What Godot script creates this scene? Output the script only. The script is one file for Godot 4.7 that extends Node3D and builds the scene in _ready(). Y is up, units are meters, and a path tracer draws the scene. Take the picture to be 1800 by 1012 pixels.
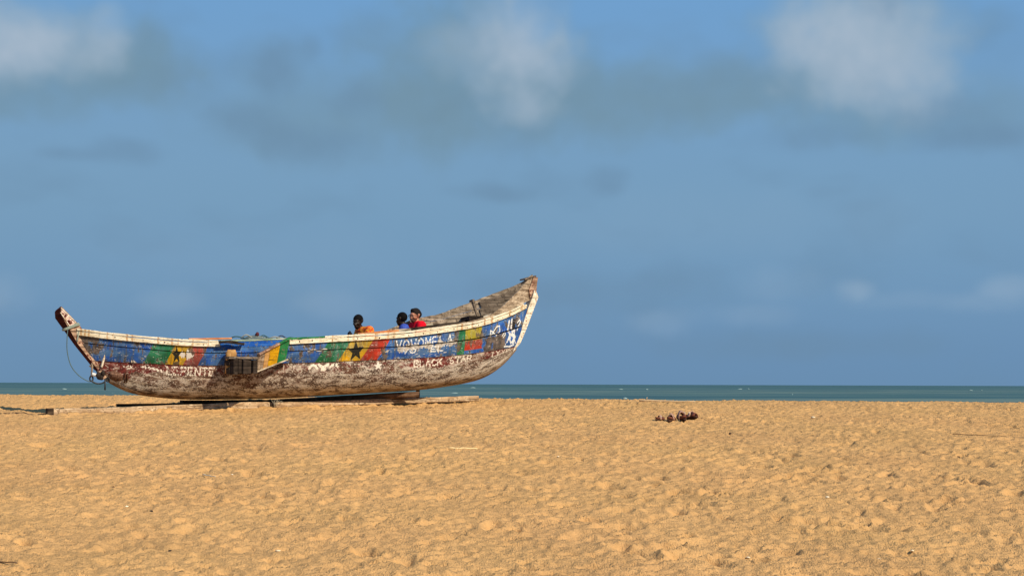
extends Node3D
# A painted wooden fishing boat on a sand berm, three people sitting in it, the sea behind.

const EYE := 1.6
const EXPOSURE := 1.15
const BOAT_AT := Vector3(-3.95, 1.15, -27.0)
const BOAT_TURN := 0.4363323
var rng := RandomNumberGenerator.new()
var noise_a := FastNoiseLite.new()
var noise_b := FastNoiseLite.new()
var noise_c := FastNoiseLite.new()
var names := {}
var M := {}
var boat: Node3D

# ---------------------------------------------------------------- bookkeeping
func numbered(called: String) -> String:
	if not names.has(called):
		names[called] = 0
		return called
	names[called] += 1
	return "%s_%03d" % [called, names[called]]

func tag(o: Node, label := "", category := "", group := "", kind := "") -> void:
	if label != "": o.set_meta("label", label)
	if category != "": o.set_meta("category", category)
	if group != "": o.set_meta("group", group)
	if kind != "": o.set_meta("kind", kind)

func thing(called: String, label: String, category: String, at := Vector3.ZERO, turn := 0.0, group := "") -> Node3D:
	var o := Node3D.new()
	o.name = numbered(called)
	add_child(o)
	o.position = at
	o.rotation.y = turn
	tag(o, label, category, group)
	return o

func put(called: String, mesh: Mesh, m: Material, parent: Node = null) -> MeshInstance3D:
	var o := MeshInstance3D.new()
	o.mesh = mesh
	if m: o.material_override = m
	if parent == null:
		o.name = numbered(called)
		add_child(o)
	else:
		o.name = called
		parent.add_child(o, true)
	return o

# ---------------------------------------------------------------- mesh helpers
func begin(smooth := false) -> SurfaceTool:
	var st := SurfaceTool.new()
	st.begin(Mesh.PRIMITIVE_TRIANGLES)
	st.set_smooth_group(0 if smooth else -1)
	return st

func done(st: SurfaceTool) -> ArrayMesh:
	st.generate_normals()
	return st.commit()

# a triangle turned so that its front looks away from «inside»
func tri(st: SurfaceTool, a: Vector3, b: Vector3, c: Vector3, inside: Vector3, ua := Vector2.ZERO, ub := Vector2.ZERO, uc := Vector2.ZERO) -> void:
	var n := (c - a).cross(b - a)
	if n.dot((a + b + c) / 3.0 - inside) < 0.0:
		var t := b; b = c; c = t
		var u := ub; ub = uc; uc = u
	st.set_uv(ua); st.add_vertex(a)
	st.set_uv(ub); st.add_vertex(b)
	st.set_uv(uc); st.add_vertex(c)

func quad(st: SurfaceTool, a: Vector3, b: Vector3, c: Vector3, d: Vector3, inside: Vector3, ua := Vector2.ZERO, ub := Vector2.ZERO, uc := Vector2.ZERO, ud := Vector2.ZERO) -> void:
	tri(st, a, b, c, inside, ua, ub, uc)
	tri(st, a, c, d, inside, ua, uc, ud)

func mid(p: PackedVector3Array) -> Vector3:
	var c := Vector3.ZERO
	for v in p: c += v
	return c / p.size()

# rings of equal size joined into a closed solid with end caps
func loft(st: SurfaceTool, rings: Array, caps := true, uscale := 1.0) -> void:
	var run := 0.0
	for k in rings.size() - 1:
		var a: PackedVector3Array = rings[k]
		var b: PackedVector3Array = rings[k + 1]
		var c := (mid(a) + mid(b)) * 0.5
		var nxt := run + mid(a).distance_to(mid(b)) * uscale
		var n := a.size()
		for i in n:
			var j := (i + 1) % n
			var v0 := float(i) / n
			var v1 := float(i + 1) / n
			quad(st, a[i], a[j], b[j], b[i], c, Vector2(run, v0), Vector2(run, v1), Vector2(nxt, v1), Vector2(nxt, v0))
		run = nxt
	if caps:
		for e in [[0, 1], [rings.size() - 1, rings.size() - 2]]:
			var r: PackedVector3Array = rings[e[0]]
			var c2 := mid(r)
			var inside := mid(rings[e[1]])
			for i in r.size():
				tri(st, r[i], r[(i + 1) % r.size()], c2, inside, Vector2(r[i].x + r[i].z, r[i].y), Vector2(r[i].x + r[i].z, r[i].y), Vector2(c2.x + c2.z, c2.y))

# a bar of rectangular section with chipped corners along a path
func beam(st: SurfaceTool, path: Array, w: float, h: float, wobble := 0.0, bevel := 0.12) -> void:
	var rings := []
	for k in path.size():
		var p: Vector3 = path[k]
		var t: Vector3 = (path[min(k + 1, path.size() - 1)] - path[max(k - 1, 0)]).normalized()
		var up := Vector3.UP if absf(t.y) < 0.9 else Vector3(0.3, 0, 1).normalized()
		var side := t.cross(up).normalized()
		up = side.cross(t).normalized()
		var ww := w * 0.5 * (1.0 + rng.randf_range(-wobble, wobble))
		var hh := h * 0.5 * (1.0 + rng.randf_range(-wobble, wobble))
		var b := minf(w, h) * bevel
		rings.append(PackedVector3Array([
			p + side * (ww - b) + up * hh, p + side * ww + up * (hh - b), p + side * ww - up * (hh - b), p + side * (ww - b) - up * hh,
			p - side * (ww - b) - up * hh, p - side * ww - up * (hh - b), p - side * ww + up * (hh - b), p - side * (ww - b) + up * hh]))
	loft(st, rings)

func tube(st: SurfaceTool, path: Array, r0: float, r1 := -1.0, sides := 7) -> void:
	if r1 < 0.0: r1 = r0
	var rings := []
	var side := Vector3.ZERO
	for k in path.size():
		var p: Vector3 = path[k]
		var t: Vector3 = (path[min(k + 1, path.size() - 1)] - path[max(k - 1, 0)]).normalized()
		if side == Vector3.ZERO:
			side = t.cross(Vector3.UP if absf(t.y) < 0.9 else Vector3.RIGHT).normalized()
		side = (side - t * side.dot(t)).normalized()
		var other := t.cross(side)
		var r := lerpf(r0, r1, float(k) / maxi(1, path.size() - 1))
		var ring := PackedVector3Array()
		for i in sides:
			var a := TAU * i / sides
			ring.append(p + side * cos(a) * r + other * sin(a) * r)
		rings.append(ring)
	loft(st, rings)

func between(a: Vector3, b: Vector3, n: int) -> Array:
	var out := []
	for k in n + 1: out.append(a.lerp(b, float(k) / n))
	return out

# smooth curve through control points
func through(pts: Array, t: float) -> Vector3:
	var n := pts.size() - 1
	var x := clampf(t, 0.0, 1.0) * n
	var i := mini(int(x), n - 1)
	var p0: Vector3 = pts[maxi(i - 1, 0)]
	var p1: Vector3 = pts[i]
	var p2: Vector3 = pts[i + 1]
	var p3: Vector3 = pts[mini(i + 2, n)]
	return p1.cubic_interpolate(p2, p0, p3, x - i)

func curve(pts: Array, n: int) -> Array:
	var out := []
	for k in n + 1: out.append(through(pts, float(k) / n))
	return out

# a cubic-smoothed table x -> y
func table(xs: Array, ys: Array, x: float) -> float:
	var n := xs.size()
	if x <= xs[0]: return ys[0]
	if x >= xs[n - 1]: return ys[n - 1]
	var i := 0
	while x > xs[i + 1]: i += 1
	var h: float = xs[i + 1] - xs[i]
	var t: float = (x - xs[i]) / h
	var m0: float = (ys[i + 1] - ys[maxi(i - 1, 0)]) / (xs[i + 1] - xs[maxi(i - 1, 0)])
	var m1: float = (ys[mini(i + 2, n - 1)] - ys[i]) / (xs[mini(i + 2, n - 1)] - xs[i])
	var t2 := t * t
	var t3 := t2 * t
	return (2 * t3 - 3 * t2 + 1) * ys[i] + (t3 - 2 * t2 + t) * h * m0 + (-2 * t3 + 3 * t2) * ys[i + 1] + (t3 - t2) * h * m1

# ---------------------------------------------------------------- materials
func srgb(r: int, g: int, b: int) -> Color:
	return Color(r / 255.0, g / 255.0, b / 255.0)

func mat(c: Color, rough := 0.85, spec := 0.3) -> StandardMaterial3D:
	var m := StandardMaterial3D.new()
	m.albedo_color = c
	m.roughness = rough
	m.metallic_specular = spec
	return m

func textured(im: Image, rough := 0.85, spec := 0.3) -> StandardMaterial3D:
	var m := mat(Color.WHITE, rough, spec)
	m.albedo_texture = ImageTexture.create_from_image(im)
	return m

# weathered timber: grain along x, worn lighter ridges, dark checks
func wood_image(w: int, h: int, dark: Color, light: Color, seed_: int, checks := 0.5, specks := 0.0, speck := Color.BLACK) -> Image:
	var n := FastNoiseLite.new()
	n.seed = seed_
	n.frequency = 0.02
	n.fractal_octaves = 4
	var data := PackedByteArray()
	data.resize(w * h * 3)
	for y in h:
		for x in w:
			var g := n.get_noise_2d(x * 0.25, y * 3.0) * 0.9 + n.get_noise_2d(x * 0.9 + 400, y * 1.1) * 0.6
			var t := clampf(0.5 + g, 0.0, 1.0)
			var c := dark.lerp(light, t)
			var ck := n.get_noise_2d(x * 0.12 + 900, y * 5.0)
			if ck > 0.32: c = c.lerp(dark * 0.45, clampf((ck - 0.32) * 8.0, 0.0, 1.0) * checks)
			if specks > 0.0:
				var sp := n.get_noise_2d(x * 2.0 - 700, y * 2.6)
				if sp > 0.34 - specks * 0.3: c = c.lerp(speck, clampf((sp - 0.34 + specks * 0.3) * 7.0, 0.0, 0.85))
			var i := (y * w + x) * 3
			data[i] = int(clampf(c.r, 0, 1) * 255); data[i + 1] = int(clampf(c.g, 0, 1) * 255); data[i + 2] = int(clampf(c.b, 0, 1) * 255)
	return Image.create_from_data(w, h, false, Image.FORMAT_RGB8, data)

func wood(dark: Color, light: Color, seed_: int, checks := 0.5, specks := 0.0, speck := Color.BLACK, scale := 0.7) -> StandardMaterial3D:
	var m := textured(wood_image(512, 128, dark, light, seed_, checks, specks, speck), 0.9, 0.2)
	m.uv1_triplanar = true
	m.uv1_scale = Vector3(scale, scale * 2.5, scale)
	return m

# ---------------------------------------------------------------- sky
func sky_base(el: float, az: float) -> Color:
	var e := maxf(el, 0.0)
	var r := table([0.0, 1.5, 4.0, 7.0, 10.0, 12.5, 15.0, 25.0, 50.0, 90.0], [0.416, 0.425, 0.448, 0.466, 0.464, 0.452, 0.440, 0.40, 0.34, 0.30], e)
	var g := table([0.0, 1.5, 4.0, 7.0, 10.0, 12.5, 15.0, 25.0, 50.0, 90.0], [0.556, 0.568, 0.596, 0.616, 0.622, 0.624, 0.626, 0.60, 0.54, 0.49], e)
	var b := table([0.0, 1.5, 4.0, 7.0, 10.0, 12.5, 15.0, 25.0, 50.0, 90.0], [0.690, 0.706, 0.728, 0.742, 0.762, 0.786, 0.806, 0.82, 0.79, 0.74], e)
	var rel := sin(deg_to_rad(az))
	return Color(r - 0.008 * rel, g - 0.004 * rel, b + 0.004 * rel)

func sky_texture() -> Image:
	var W := 3072
	var H := 1536
	var per := W / 360.0
	# each puff: degrees right of the view, degrees up, half width, half height, brightness (grey if below 0), softness
	var puffs := [
		[-18.2, 11.8, 5.2, 2.0, 0.8, 2.0], [-14.4, 11.7, 3.2, 1.6, 0.75, 2.0], [-19.0, 10.4, 4.0, 0.9, 0.3, 2.0], [-18.7, 12.4, 3.2, 1.5, 0.85, 1.0], [-15.6, 13.0, 0.8, 1.1, 0.45, 1.0], [-16.8, 12.2, 2.0, 1.1, 0.3, 1.0],
		[-1.8, 12.0, 5.0, 3.4, 0.82, 2.0], [3.8, 11.0, 3.6, 1.6, 0.6, 2.0], [-5.6, 10.8, 3.0, 1.5, 0.5, 2.0], [-3.0, 10.6, 2.4, 1.3, 0.62, 2.0], [1.2, 11.2, 2.4, 2.2, 0.6, 2.0], [0.2, 13.0, 2.2, 2.5, 0.80, 1.0], [0.6, 10.6, 1.5, 0.7, 0.42, 1.0], [-2.6, 12.9, 1.3, 1.1, 0.3, 1.0],
		[13.2, 12.5, 4.6, 3.1, 0.8, 2.0], [9.2, 11.2, 3.8, 1.3, 0.7, 2.0], [6.4, 11.3, 2.6, 1.6, 0.5, 2.0], [14.4, 9.7, 3.0, 1.0, 0.4, 2.0], [18.4, 10.2, 2.4, 1.4, 0.4, 2.0], [12.2, 13.1, 2.8, 2.3, 0.82, 1.0], [14.9, 12.4, 2.5, 2.4, 0.68, 1.0], [13.4, 11.5, 3.4, 1.1, 0.38, 1.0], [14.1, 14.1, 0.9, 0.7, -0.5, 1.0],
		[-8.8, 11.3, 2.6, 1.9, 0.36, 2.0], [-7.4, 9.5, 3.4, 1.2, 0.42, 2.0], [-10.6, 9.8, 2.6, 1.2, 0.34, 2.0], [4.0, 10.4, 3.4, 1.4, 0.34, 2.0],
		[-9.2, 11.9, 1.0, 1.2, -0.45, 1.1], [-8.0, 12.9, 0.6, 0.6, -0.3, 1.0], [-10.2, 9.9, 2.2, 0.9, -0.42, 1.0], [-7.9, 9.2, 2.4, 0.8, -0.4, 1.0], [-6.2, 11.0, 1.4, 0.9, -0.35, 1.0], [-14.8, 8.7, 1.6, 0.55, -0.42, 1.0], [-16.8, 8.5, 1.4, 0.3, -0.3, 1.0], [-0.6, 7.45, 1.9, 0.42, -0.42, 0.8], [3.6, 7.9, 1.0, 0.7, -0.36, 0.9], [16.2, 10.3, 1.9, 0.8, -0.35, 1.0], [17.6, 9.2, 1.9, 0.7, -0.38, 1.0], [11.6, 9.4, 2.4, 0.6, -0.3, 1.0], [18.6, 12.6, 1.4, 1.4, -0.15, 1.0], [12.0, 7.4, 1.1, 0.25, -0.15, 1.0],
		[13.0, 3.6, 0.8, 0.45, 0.34, 1.0], [18.6, 3.7, 1.2, 0.5, 0.3, 1.0], [15.0, 3.2, 2.6, 0.4, 0.12, 1.0], [5.8, 2.5, 1.3, 0.6, 0.18, 1.0], [10.2, 3.9, 1.8, 0.9, 0.12, 1.0], [-7.0, 3.0, 1.7, 0.7, 0.18, 1.0], [-13.2, 3.1, 1.5, 0.6, 0.18, 1.0], [-19.2, 3.2, 1.3, 0.8, 0.2, 1.0], [-2.0, 2.9, 2.4, 0.6, 0.10, 1.0], [9.0, 2.7, 2.0, 0.5, 0.14, 1.0], [18.0, 3.2, 1.9, 0.5, 0.18, 1.0], [10.5, 1.6, 7.0, 0.7, -0.4, 1.0], [3.0, 3.6, 6.0, 0.9, -0.25, 1.0], [-9.0, 4.6, 8.0, 1.6, 0.06, 1.0], [8.0, 6.2, 9.0, 1.6, 0.06, 1.0]]
	rng.seed = 77
	for k in 150:   # the same kind of cloud all the way round
		var az := rng.randf_range(24.0, 336.0)
		var el := rng.randf_range(9.0, 26.0)
		var rx := rng.randf_range(1.2, 3.6) * (0.7 + el * 0.03)
		if rng.randf() < 0.35:
			puffs.append([az - 0.6, el + 0.2, rx * 1.5, rx * 0.85, 0.7, 2.0])
			puffs.append([az, el + 0.8, rx, rx * 0.65, rng.randf_range(0.3, 0.62), 1.0])
			puffs.append([az + rng.randf_range(-1.0, 1.0), el - 0.6, rx * 1.2, rx * 0.35, -0.4, 1.0])
		else:
			puffs.append([az, el, rx, rx * 0.42, rng.randf_range(-0.5, -0.3), 1.0])
	var band0 := int(H / 2.0 - 33.0 * per)   # from 33 degrees up ...
	var band1 := int(H / 2.0 + 2.0 * per)    # ... to just below the horizon
	var rows := band1 - band0
	var light := PackedFloat32Array(); light.resize(W * rows)
	var grey := PackedFloat32Array(); grey.resize(W * rows)
	var mass := PackedFloat32Array(); mass.resize(W * rows)
	var n := FastNoiseLite.new()
	n.seed = 5; n.frequency = 0.30; n.fractal_octaves = 4; n.fractal_gain = 0.55
	var n2 := FastNoiseLite.new()
	n2.seed = 9; n2.frequency = 0.9; n2.fractal_octaves = 3
	for p in puffs:
		var cx: float = W / 2.0 + p[0] * per
		var cy: float = H / 2.0 - p[1] * per - band0
		var rx: float = p[2] * per
		var ry: float = p[3] * per
		for y in range(maxi(0, int(cy - ry * 1.7)), mini(rows, int(cy + ry * 1.7) + 1)):
			for x in range(int(cx - rx * 1.7), int(cx + rx * 1.7) + 1):
				var ax: float = (x - cx) / per
				var ay: float = (y - cy) / per
				var qx: float = (x - cx) / rx + n.get_noise_2d(x / per, y / per) * 0.42
				var qy: float = (y - cy) / ry + n.get_noise_2d(x / per + 50.0, y / per) * 0.42
				var q := sqrt(qx * qx + qy * qy)
				var a := 1.0 - smoothstep(0.2, 1.28, q)
				if a <= 0.0: continue
				a *= 0.95 + 0.14 * n2.get_noise_2d(x / per, y / per)
				var i := y * W + posmod(x, W)
				if p[5] == 2.0:
					mass[i] = 1.0 - (1.0 - mass[i]) * (1.0 - a * p[4])
				elif p[4] > 0.0:
					light[i] = 1.0 - (1.0 - light[i]) * (1.0 - a * p[4])
				else:
					grey[i] = 1.0 - (1.0 - grey[i]) * (1.0 + a * p[4])
	var out := PackedByteArray()
	out.resize(W * rows * 12)
	var dull := Color(0.420, 0.545, 0.655)
	var murk := Color(0.450, 0.572, 0.650)
	var pale := Color(0.665, 0.73, 0.80)
	var at := 0
	for y in rows:
		var el := (H / 2.0 - (y + band0) - 0.5) / per
		for x in W:
			var c := sky_base(el, (x - W / 2.0) / per)
			var i := y * W + x
			var w := n.get_noise_2d(x / per * 0.35 + 200.0, y / per * 0.7)
			c = c.lerp(murk, clampf(mass[i] * 1.0, 0.0, 1.0))
			c = c.lerp(dull, clampf(grey[i] * 1.15 + maxf(w - 0.05, 0.0) * 0.5, 0.0, 1.0))
			c = c.lerp(pale, clampf(light[i], 0.0, 1.0)).srgb_to_linear()
			out.encode_float(at, c.r); out.encode_float(at + 4, c.g); out.encode_float(at + 8, c.b)
			at += 12
	var low := Image.create_empty(256, 128, false, Image.FORMAT_RGBF)
	for y in 128:
		for x in 256:
			var el := 90.0 - (y + 0.5) / 128.0 * 180.0
			var az := (x + 0.5) / 256.0 * 360.0 - 180.0
			var c := sky_base(el, az)
			if el > 0.0:
				var w := n.get_noise_3d(cos(deg_to_rad(az)) * cos(deg_to_rad(el)) * 9.0, sin(deg_to_rad(el)) * 14.0, sin(deg_to_rad(az)) * cos(deg_to_rad(el)) * 9.0)
				c = c.lerp(pale, clampf(w * 1.1, 0.0, 0.5) * smoothstep(20.0, 40.0, el))
			low.set_pixel(x, y, c.srgb_to_linear())
	low.resize(W, H, Image.INTERPOLATE_BILINEAR)
	var band := Image.create_from_data(W, rows, false, Image.FORMAT_RGBF, out)
	# soften the seam between the detailed band and the rest
	var feather := int(4.0 * per)
	for y in feather:
		var t := float(y) / feather
		for x in range(0, W):
			band.set_pixel(x, y, low.get_pixel(x, y + band0).lerp(band.get_pixel(x, y), t))
	low.blit_rect(band, Rect2i(0, 0, W, rows), Vector2i(0, band0))
	# the picture's first column lies straight ahead
	var turned := Image.create_empty(W, H, false, Image.FORMAT_RGBF)
	turned.blit_rect(low, Rect2i(W / 2, 0, W / 2, H), Vector2i(0, 0))
	turned.blit_rect(low, Rect2i(0, 0, W / 2, H), Vector2i(W / 2, 0))
	return turned

# ---------------------------------------------------------------- ground
const SLOPE_D := [0.0, 8.0, 12.0, 16.0, 20.0, 24.0, 27.0, 29.3, 31.5, 33.0, 36.0, 45.0, 60.0, 75.0, 120.0]
const SLOPE_H := [1.62, 1.66, 1.53, 1.2, 0.87, 0.62, 0.455, 0.338, 0.337, 0.35, 0.48, 1.2, 2.4, 3.1, 5.0]

func ground(x: float, z: float) -> float:
	return EYE - (table(SLOPE_D, SLOPE_H, -z) + 0.0044 * clampf(x, -40.0, 40.0)) - hollow(x, z)

func boat_point(p: Vector3) -> Vector3:
	return BOAT_AT + Basis(Vector3.UP, BOAT_TURN) * p

func hollow(x: float, z: float) -> float:   # sand scoured out under the far side of the hull
	var dx := x - BOAT_AT.x
	var dz := z - BOAT_AT.z
	var along := dx * cos(BOAT_TURN) - dz * sin(BOAT_TURN)
	var across := dx * sin(BOAT_TURN) + dz * cos(BOAT_TURN)
	return 0.16 * exp(-pow((along + 3.1) / 1.7, 2.0) - pow((across + 1.25) / 0.75, 2.0))

var cell := 0.026
var gx0 := -13.5
var gd0 := 10.3
var gw := 1040
var gh := 955
var relief: PackedFloat32Array

func dent(cx: float, cd: float, a: float, rx: float, ry: float, depth: float, rim: float) -> void:
	var ca := cos(a)
	var sa := sin(a)
	var reach := maxf(rx, ry) * 1.6
	for j in range(maxi(0, int((cd - reach - gd0) / cell)), mini(gh, int((cd + reach - gd0) / cell) + 2)):
		for i in range(maxi(0, int((cx - reach - gx0) / cell)), mini(gw, int((cx + reach - gx0) / cell) + 2)):
			var dx := gx0 + i * cell - cx
			var dd := gd0 + j * cell - cd
			var u := (dx * ca + dd * sa) / rx
			var v := (-dx * sa + dd * ca) / ry
			var q := sqrt(u * u + v * v)
			if q < 1.6:
				if q < 1.0:
					relief[j * gw + i] -= depth * (1.0 - q * q * q)
				relief[j * gw + i] += rim * exp(-pow((q - 1.12) / 0.2, 2.0))

func height(x: float, z: float) -> float:   # the sand as built
	var i := int(round((x - gx0) / cell))
	var j := int(round((-z - gd0) / cell))
	if i < 0 or j < 0 or i >= gw or j >= gh: return ground(x, z)
	return ground(x, z) + relief[j * gw + i]

func build_sand() -> void:
	relief.resize(gw * gh)
	rng.seed = 4
	for k in 9000:   # pits, scuffs and footprints trodden every way
		var cx := rng.randf_range(gx0, gx0 + gw * cell)
		var cd := rng.randf_range(gd0, gd0 + gh * cell)
		var r := 0.03 + 0.08 * pow(rng.randf(), 1.6)
		dent(cx, cd, rng.randf() * PI, r * rng.randf_range(1.0, 2.2), r, r * rng.randf_range(0.12, 0.34), r * rng.randf_range(0.04, 0.13))
	for k in 330:    # deeper scuffs with steep walls
		var cx := rng.randf_range(-9.0, 9.0) if k % 3 else rng.randf_range(0.0, 7.0)
		var cd := 10.4 + 10.0 * pow(rng.randf(), 1.4)
		var r := rng.randf_range(0.09, 0.20)
		var a := rng.randf() * PI
		var dp := rng.randf_range(0.02, 0.05)
		dent(cx, cd, a, r * rng.randf_range(1.0, 1.7), r * 0.8, dp, dp * 0.4)
		dent(cx + 0.4 * r * cos(a), cd + 0.4 * r * sin(a), a + 0.5, r * 0.7, r * 0.5, dp * 0.8, dp * 0.1)
	for k in 60:     # sand banked against the timbers
		var u := rng.randf()
		var p := boat_point(Vector3(lerpf(-4.5, 3.9, u), 0.0, lerpf(0.60, -0.02, u) + rng.randf_range(0.0, 0.12)))
		dent(p.x, -p.z, BOAT_TURN, rng.randf_range(0.12, 0.3), rng.randf_range(0.05, 0.1), -rng.randf_range(0.005, 0.028), 0.0)
	for k in 70:     # walking tracks
		var p := Vector2(rng.randf_range(-9.0, 9.0), rng.randf_range(10.5, 32.0))
		var a := rng.randf() * TAU
		for s in rng.randi_range(8, 26):
			a += rng.randf_range(-0.12, 0.12)
			p += Vector2(cos(a), sin(a)) * rng.randf_range(0.5, 0.72)
			var o := Vector2(-sin(a), cos(a)) * (0.11 if s % 2 == 0 else -0.11)
			dent(p.x + o.x, p.y + o.y, a + rng.randf_range(-0.2, 0.2), rng.randf_range(0.13, 0.18), rng.randf_range(0.06, 0.085), rng.randf_range(0.02, 0.042), rng.randf_range(0.006, 0.016))
			if rng.randf() < 0.7:
				dent(p.x + o.x + cos(a) * 0.13, p.y + o.y + sin(a) * 0.13, a, 0.07, 0.07, 0.018, 0.006)
	noise_a.seed = 21; noise_a.frequency = 1.5; noise_a.fractal_octaves = 4; noise_a.fractal_gain = 0.58
	noise_b.seed = 22; noise_b.frequency = 0.33; noise_b.fractal_octaves = 2
	noise_c.seed = 23; noise_c.frequency = 7.0; noise_c.fractal_octaves = 2
	for j in gh:
		var d := gd0 + j * cell
		for i in gw:
			var x := gx0 + i * cell
			var n1 := noise_a.get_noise_2d(x + 40.0, d * 1.15)
			var n2 := noise_a.get_noise_2d(x * 2.3 - 60.0, d * 2.9)
			var n3 := noise_c.get_noise_2d(x, d)
			relief[j * gw + i] += n1 * 0.027 + ((1.0 - absf(n2)) * (1.0 - absf(n2)) - 0.7) * 0.021 + noise_b.get_noise_2d(x, d) * 0.03 + n3 * 0.021 + rng.randf_range(-0.0065, 0.0065) - hollow(x, -d)
	var starts := PackedInt32Array()
	var ends := PackedInt32Array()
	var firsts := PackedInt32Array()
	var pos := PackedVector3Array()
	var nor := PackedVector3Array()
	var col := PackedColorArray()
	for j in gh:
		var d := gd0 + j * cell
		var half := minf(d * 0.36 + 2.2, 13.4)
		var i0 := maxi(0, int((-half - gx0) / cell))
		var i1 := mini(gw - 1, int((half - gx0) / cell))
		starts.append(i0); ends.append(i1); firsts.append(pos.size())
		var base := EYE - table(SLOPE_D, SLOPE_H, d)
		var tilt := (table(SLOPE_D, SLOPE_H, d + 0.05) - table(SLOPE_D, SLOPE_H, d - 0.05)) / 0.1
		var ja := maxi(j - 1, 0)
		var jb := mini(j + 1, gh - 1)
		for i in range(i0, i1 + 1):
			var x := gx0 + i * cell
			var h := relief[j * gw + i]
			pos.append(Vector3(x, base - 0.0044 * x + h, -d))
			var ia := maxi(i - 1, 0)
			var ib := mini(i + 1, gw - 1)
			var sx := (relief[j * gw + ib] - relief[j * gw + ia]) / (2.0 * cell) - 0.0044
			var sd := (relief[jb * gw + i] - relief[ja * gw + i]) / (2.0 * cell) - tilt
			nor.append(Vector3(-sx, 1.0, sd).normalized())
			var t := 0.95 + 0.10 * noise_b.get_noise_2d(x * 1.7 + 90.0, d * 1.7) + 0.05 * noise_a.get_noise_2d(x + 300.0, d)
			t *= rng.randf_range(0.93, 1.07)
			col.append(Color(t, t * (1.0 + 0.02 * noise_b.get_noise_2d(x + 500.0, d)), t))
	var idx := PackedInt32Array()
	for j in gh - 1:
		var a0 := maxi(starts[j], starts[j + 1])
		var a1 := mini(ends[j], ends[j + 1])
		for i in range(a0, a1):
			var p := firsts[j] + i - starts[j]
			var q := firsts[j + 1] + i - starts[j + 1]
			idx.append(p); idx.append(q); idx.append(p + 1)
			idx.append(p + 1); idx.append(q); idx.append(q + 1)
	var arr := []
	arr.resize(Mesh.ARRAY_MAX)
	arr[Mesh.ARRAY_VERTEX] = pos; arr[Mesh.ARRAY_NORMAL] = nor; arr[Mesh.ARRAY_COLOR] = col; arr[Mesh.ARRAY_INDEX] = idx
	var mesh := ArrayMesh.new()
	mesh.add_surface_from_arrays(Mesh.PRIMITIVE_TRIANGLES, arr)
	# the rest of the beach, a coarse sheet that runs under the trodden part
	pos = PackedVector3Array(); nor = PackedVector3Array(); col = PackedColorArray(); idx = PackedInt32Array()
	var cols := 161
	var rws := 121
	for j in rws:
		var d := -40.0 + j * 1.25
		for i in cols:
			var u := (i - 80) / 80.0
			var x := signf(u) * pow(absf(u), 1.8) * 320.0
			var inside := 1.0 if d > gd0 - 1.0 and d < gd0 + gh * cell + 1.0 and absf(x) < 15.0 else 0.0
			pos.append(Vector3(x, ground(x, -d) - 0.02 - 0.12 * inside + 0.03 * noise_b.get_noise_2d(x, d), -d))
			nor.append(Vector3.UP)
			col.append(Color(0.95, 0.95, 0.95))
	for j in rws - 1:
		for i in cols - 1:
			var p := j * cols + i
			var q := p + cols
			idx.append(p); idx.append(q); idx.append(p + 1)
			idx.append(p + 1); idx.append(q); idx.append(q + 1)
	arr = []
	arr.resize(Mesh.ARRAY_MAX)
	arr[Mesh.ARRAY_VERTEX] = pos; arr[Mesh.ARRAY_NORMAL] = nor; arr[Mesh.ARRAY_COLOR] = col; arr[Mesh.ARRAY_INDEX] = idx
	mesh.add_surface_from_arrays(Mesh.PRIMITIVE_TRIANGLES, arr)
	var m := mat(Color.WHITE, 0.95, 0.12)
	m.vertex_color_use_as_albedo = true
	m.vertex_color_is_srgb = false
	m.albedo_texture = ImageTexture.create_from_image(sand_grain())
	m.uv1_triplanar = true
	m.uv1_world_triplanar = true
	m.uv1_scale = Vector3(0.9, 0.9, 0.9)
	var fine := NoiseTexture2D.new()
	fine.width = 1024; fine.height = 1024; fine.seamless = true; fine.normalize = true
	var fnz := FastNoiseLite.new()
	fnz.seed = 3; fnz.frequency = 0.045; fnz.fractal_octaves = 4; fnz.fractal_gain = 0.65
	fine.noise = fnz
	m.heightmap_enabled = true
	m.heightmap_texture = fine
	m.heightmap_scale = 1.6
	var o := put("sand", mesh, m)
	tag(o, "trodden orange sand rising to a low crest before the sea", "sand", "", "structure")

func sand_grain() -> Image:
	var n := FastNoiseLite.new()
	n.seed = 8; n.frequency = 0.35; n.fractal_octaves = 2
	var s := 512
	var data := PackedByteArray()
	data.resize(s * s * 3)
	var r := RandomNumberGenerator.new()
	r.seed = 12
	for i in s * s:
		var t := 1.0 + r.randf_range(-0.10, 0.10)
		var q := r.randf()
		if q < 0.012: t *= 0.62
		elif q > 0.992: t *= 1.25
		data[i * 3] = int(clampf(SAND.r * t, 0, 1) * 255); data[i * 3 + 1] = int(clampf(SAND.g * t, 0, 1) * 255); data[i * 3 + 2] = int(clampf(SAND.b * t * r.randf_range(0.95, 1.05), 0, 1) * 255)
	return Image.create_from_data(s, s, false, Image.FORMAT_RGB8, data)

var SAND := srgb(199, 157, 104)

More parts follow.
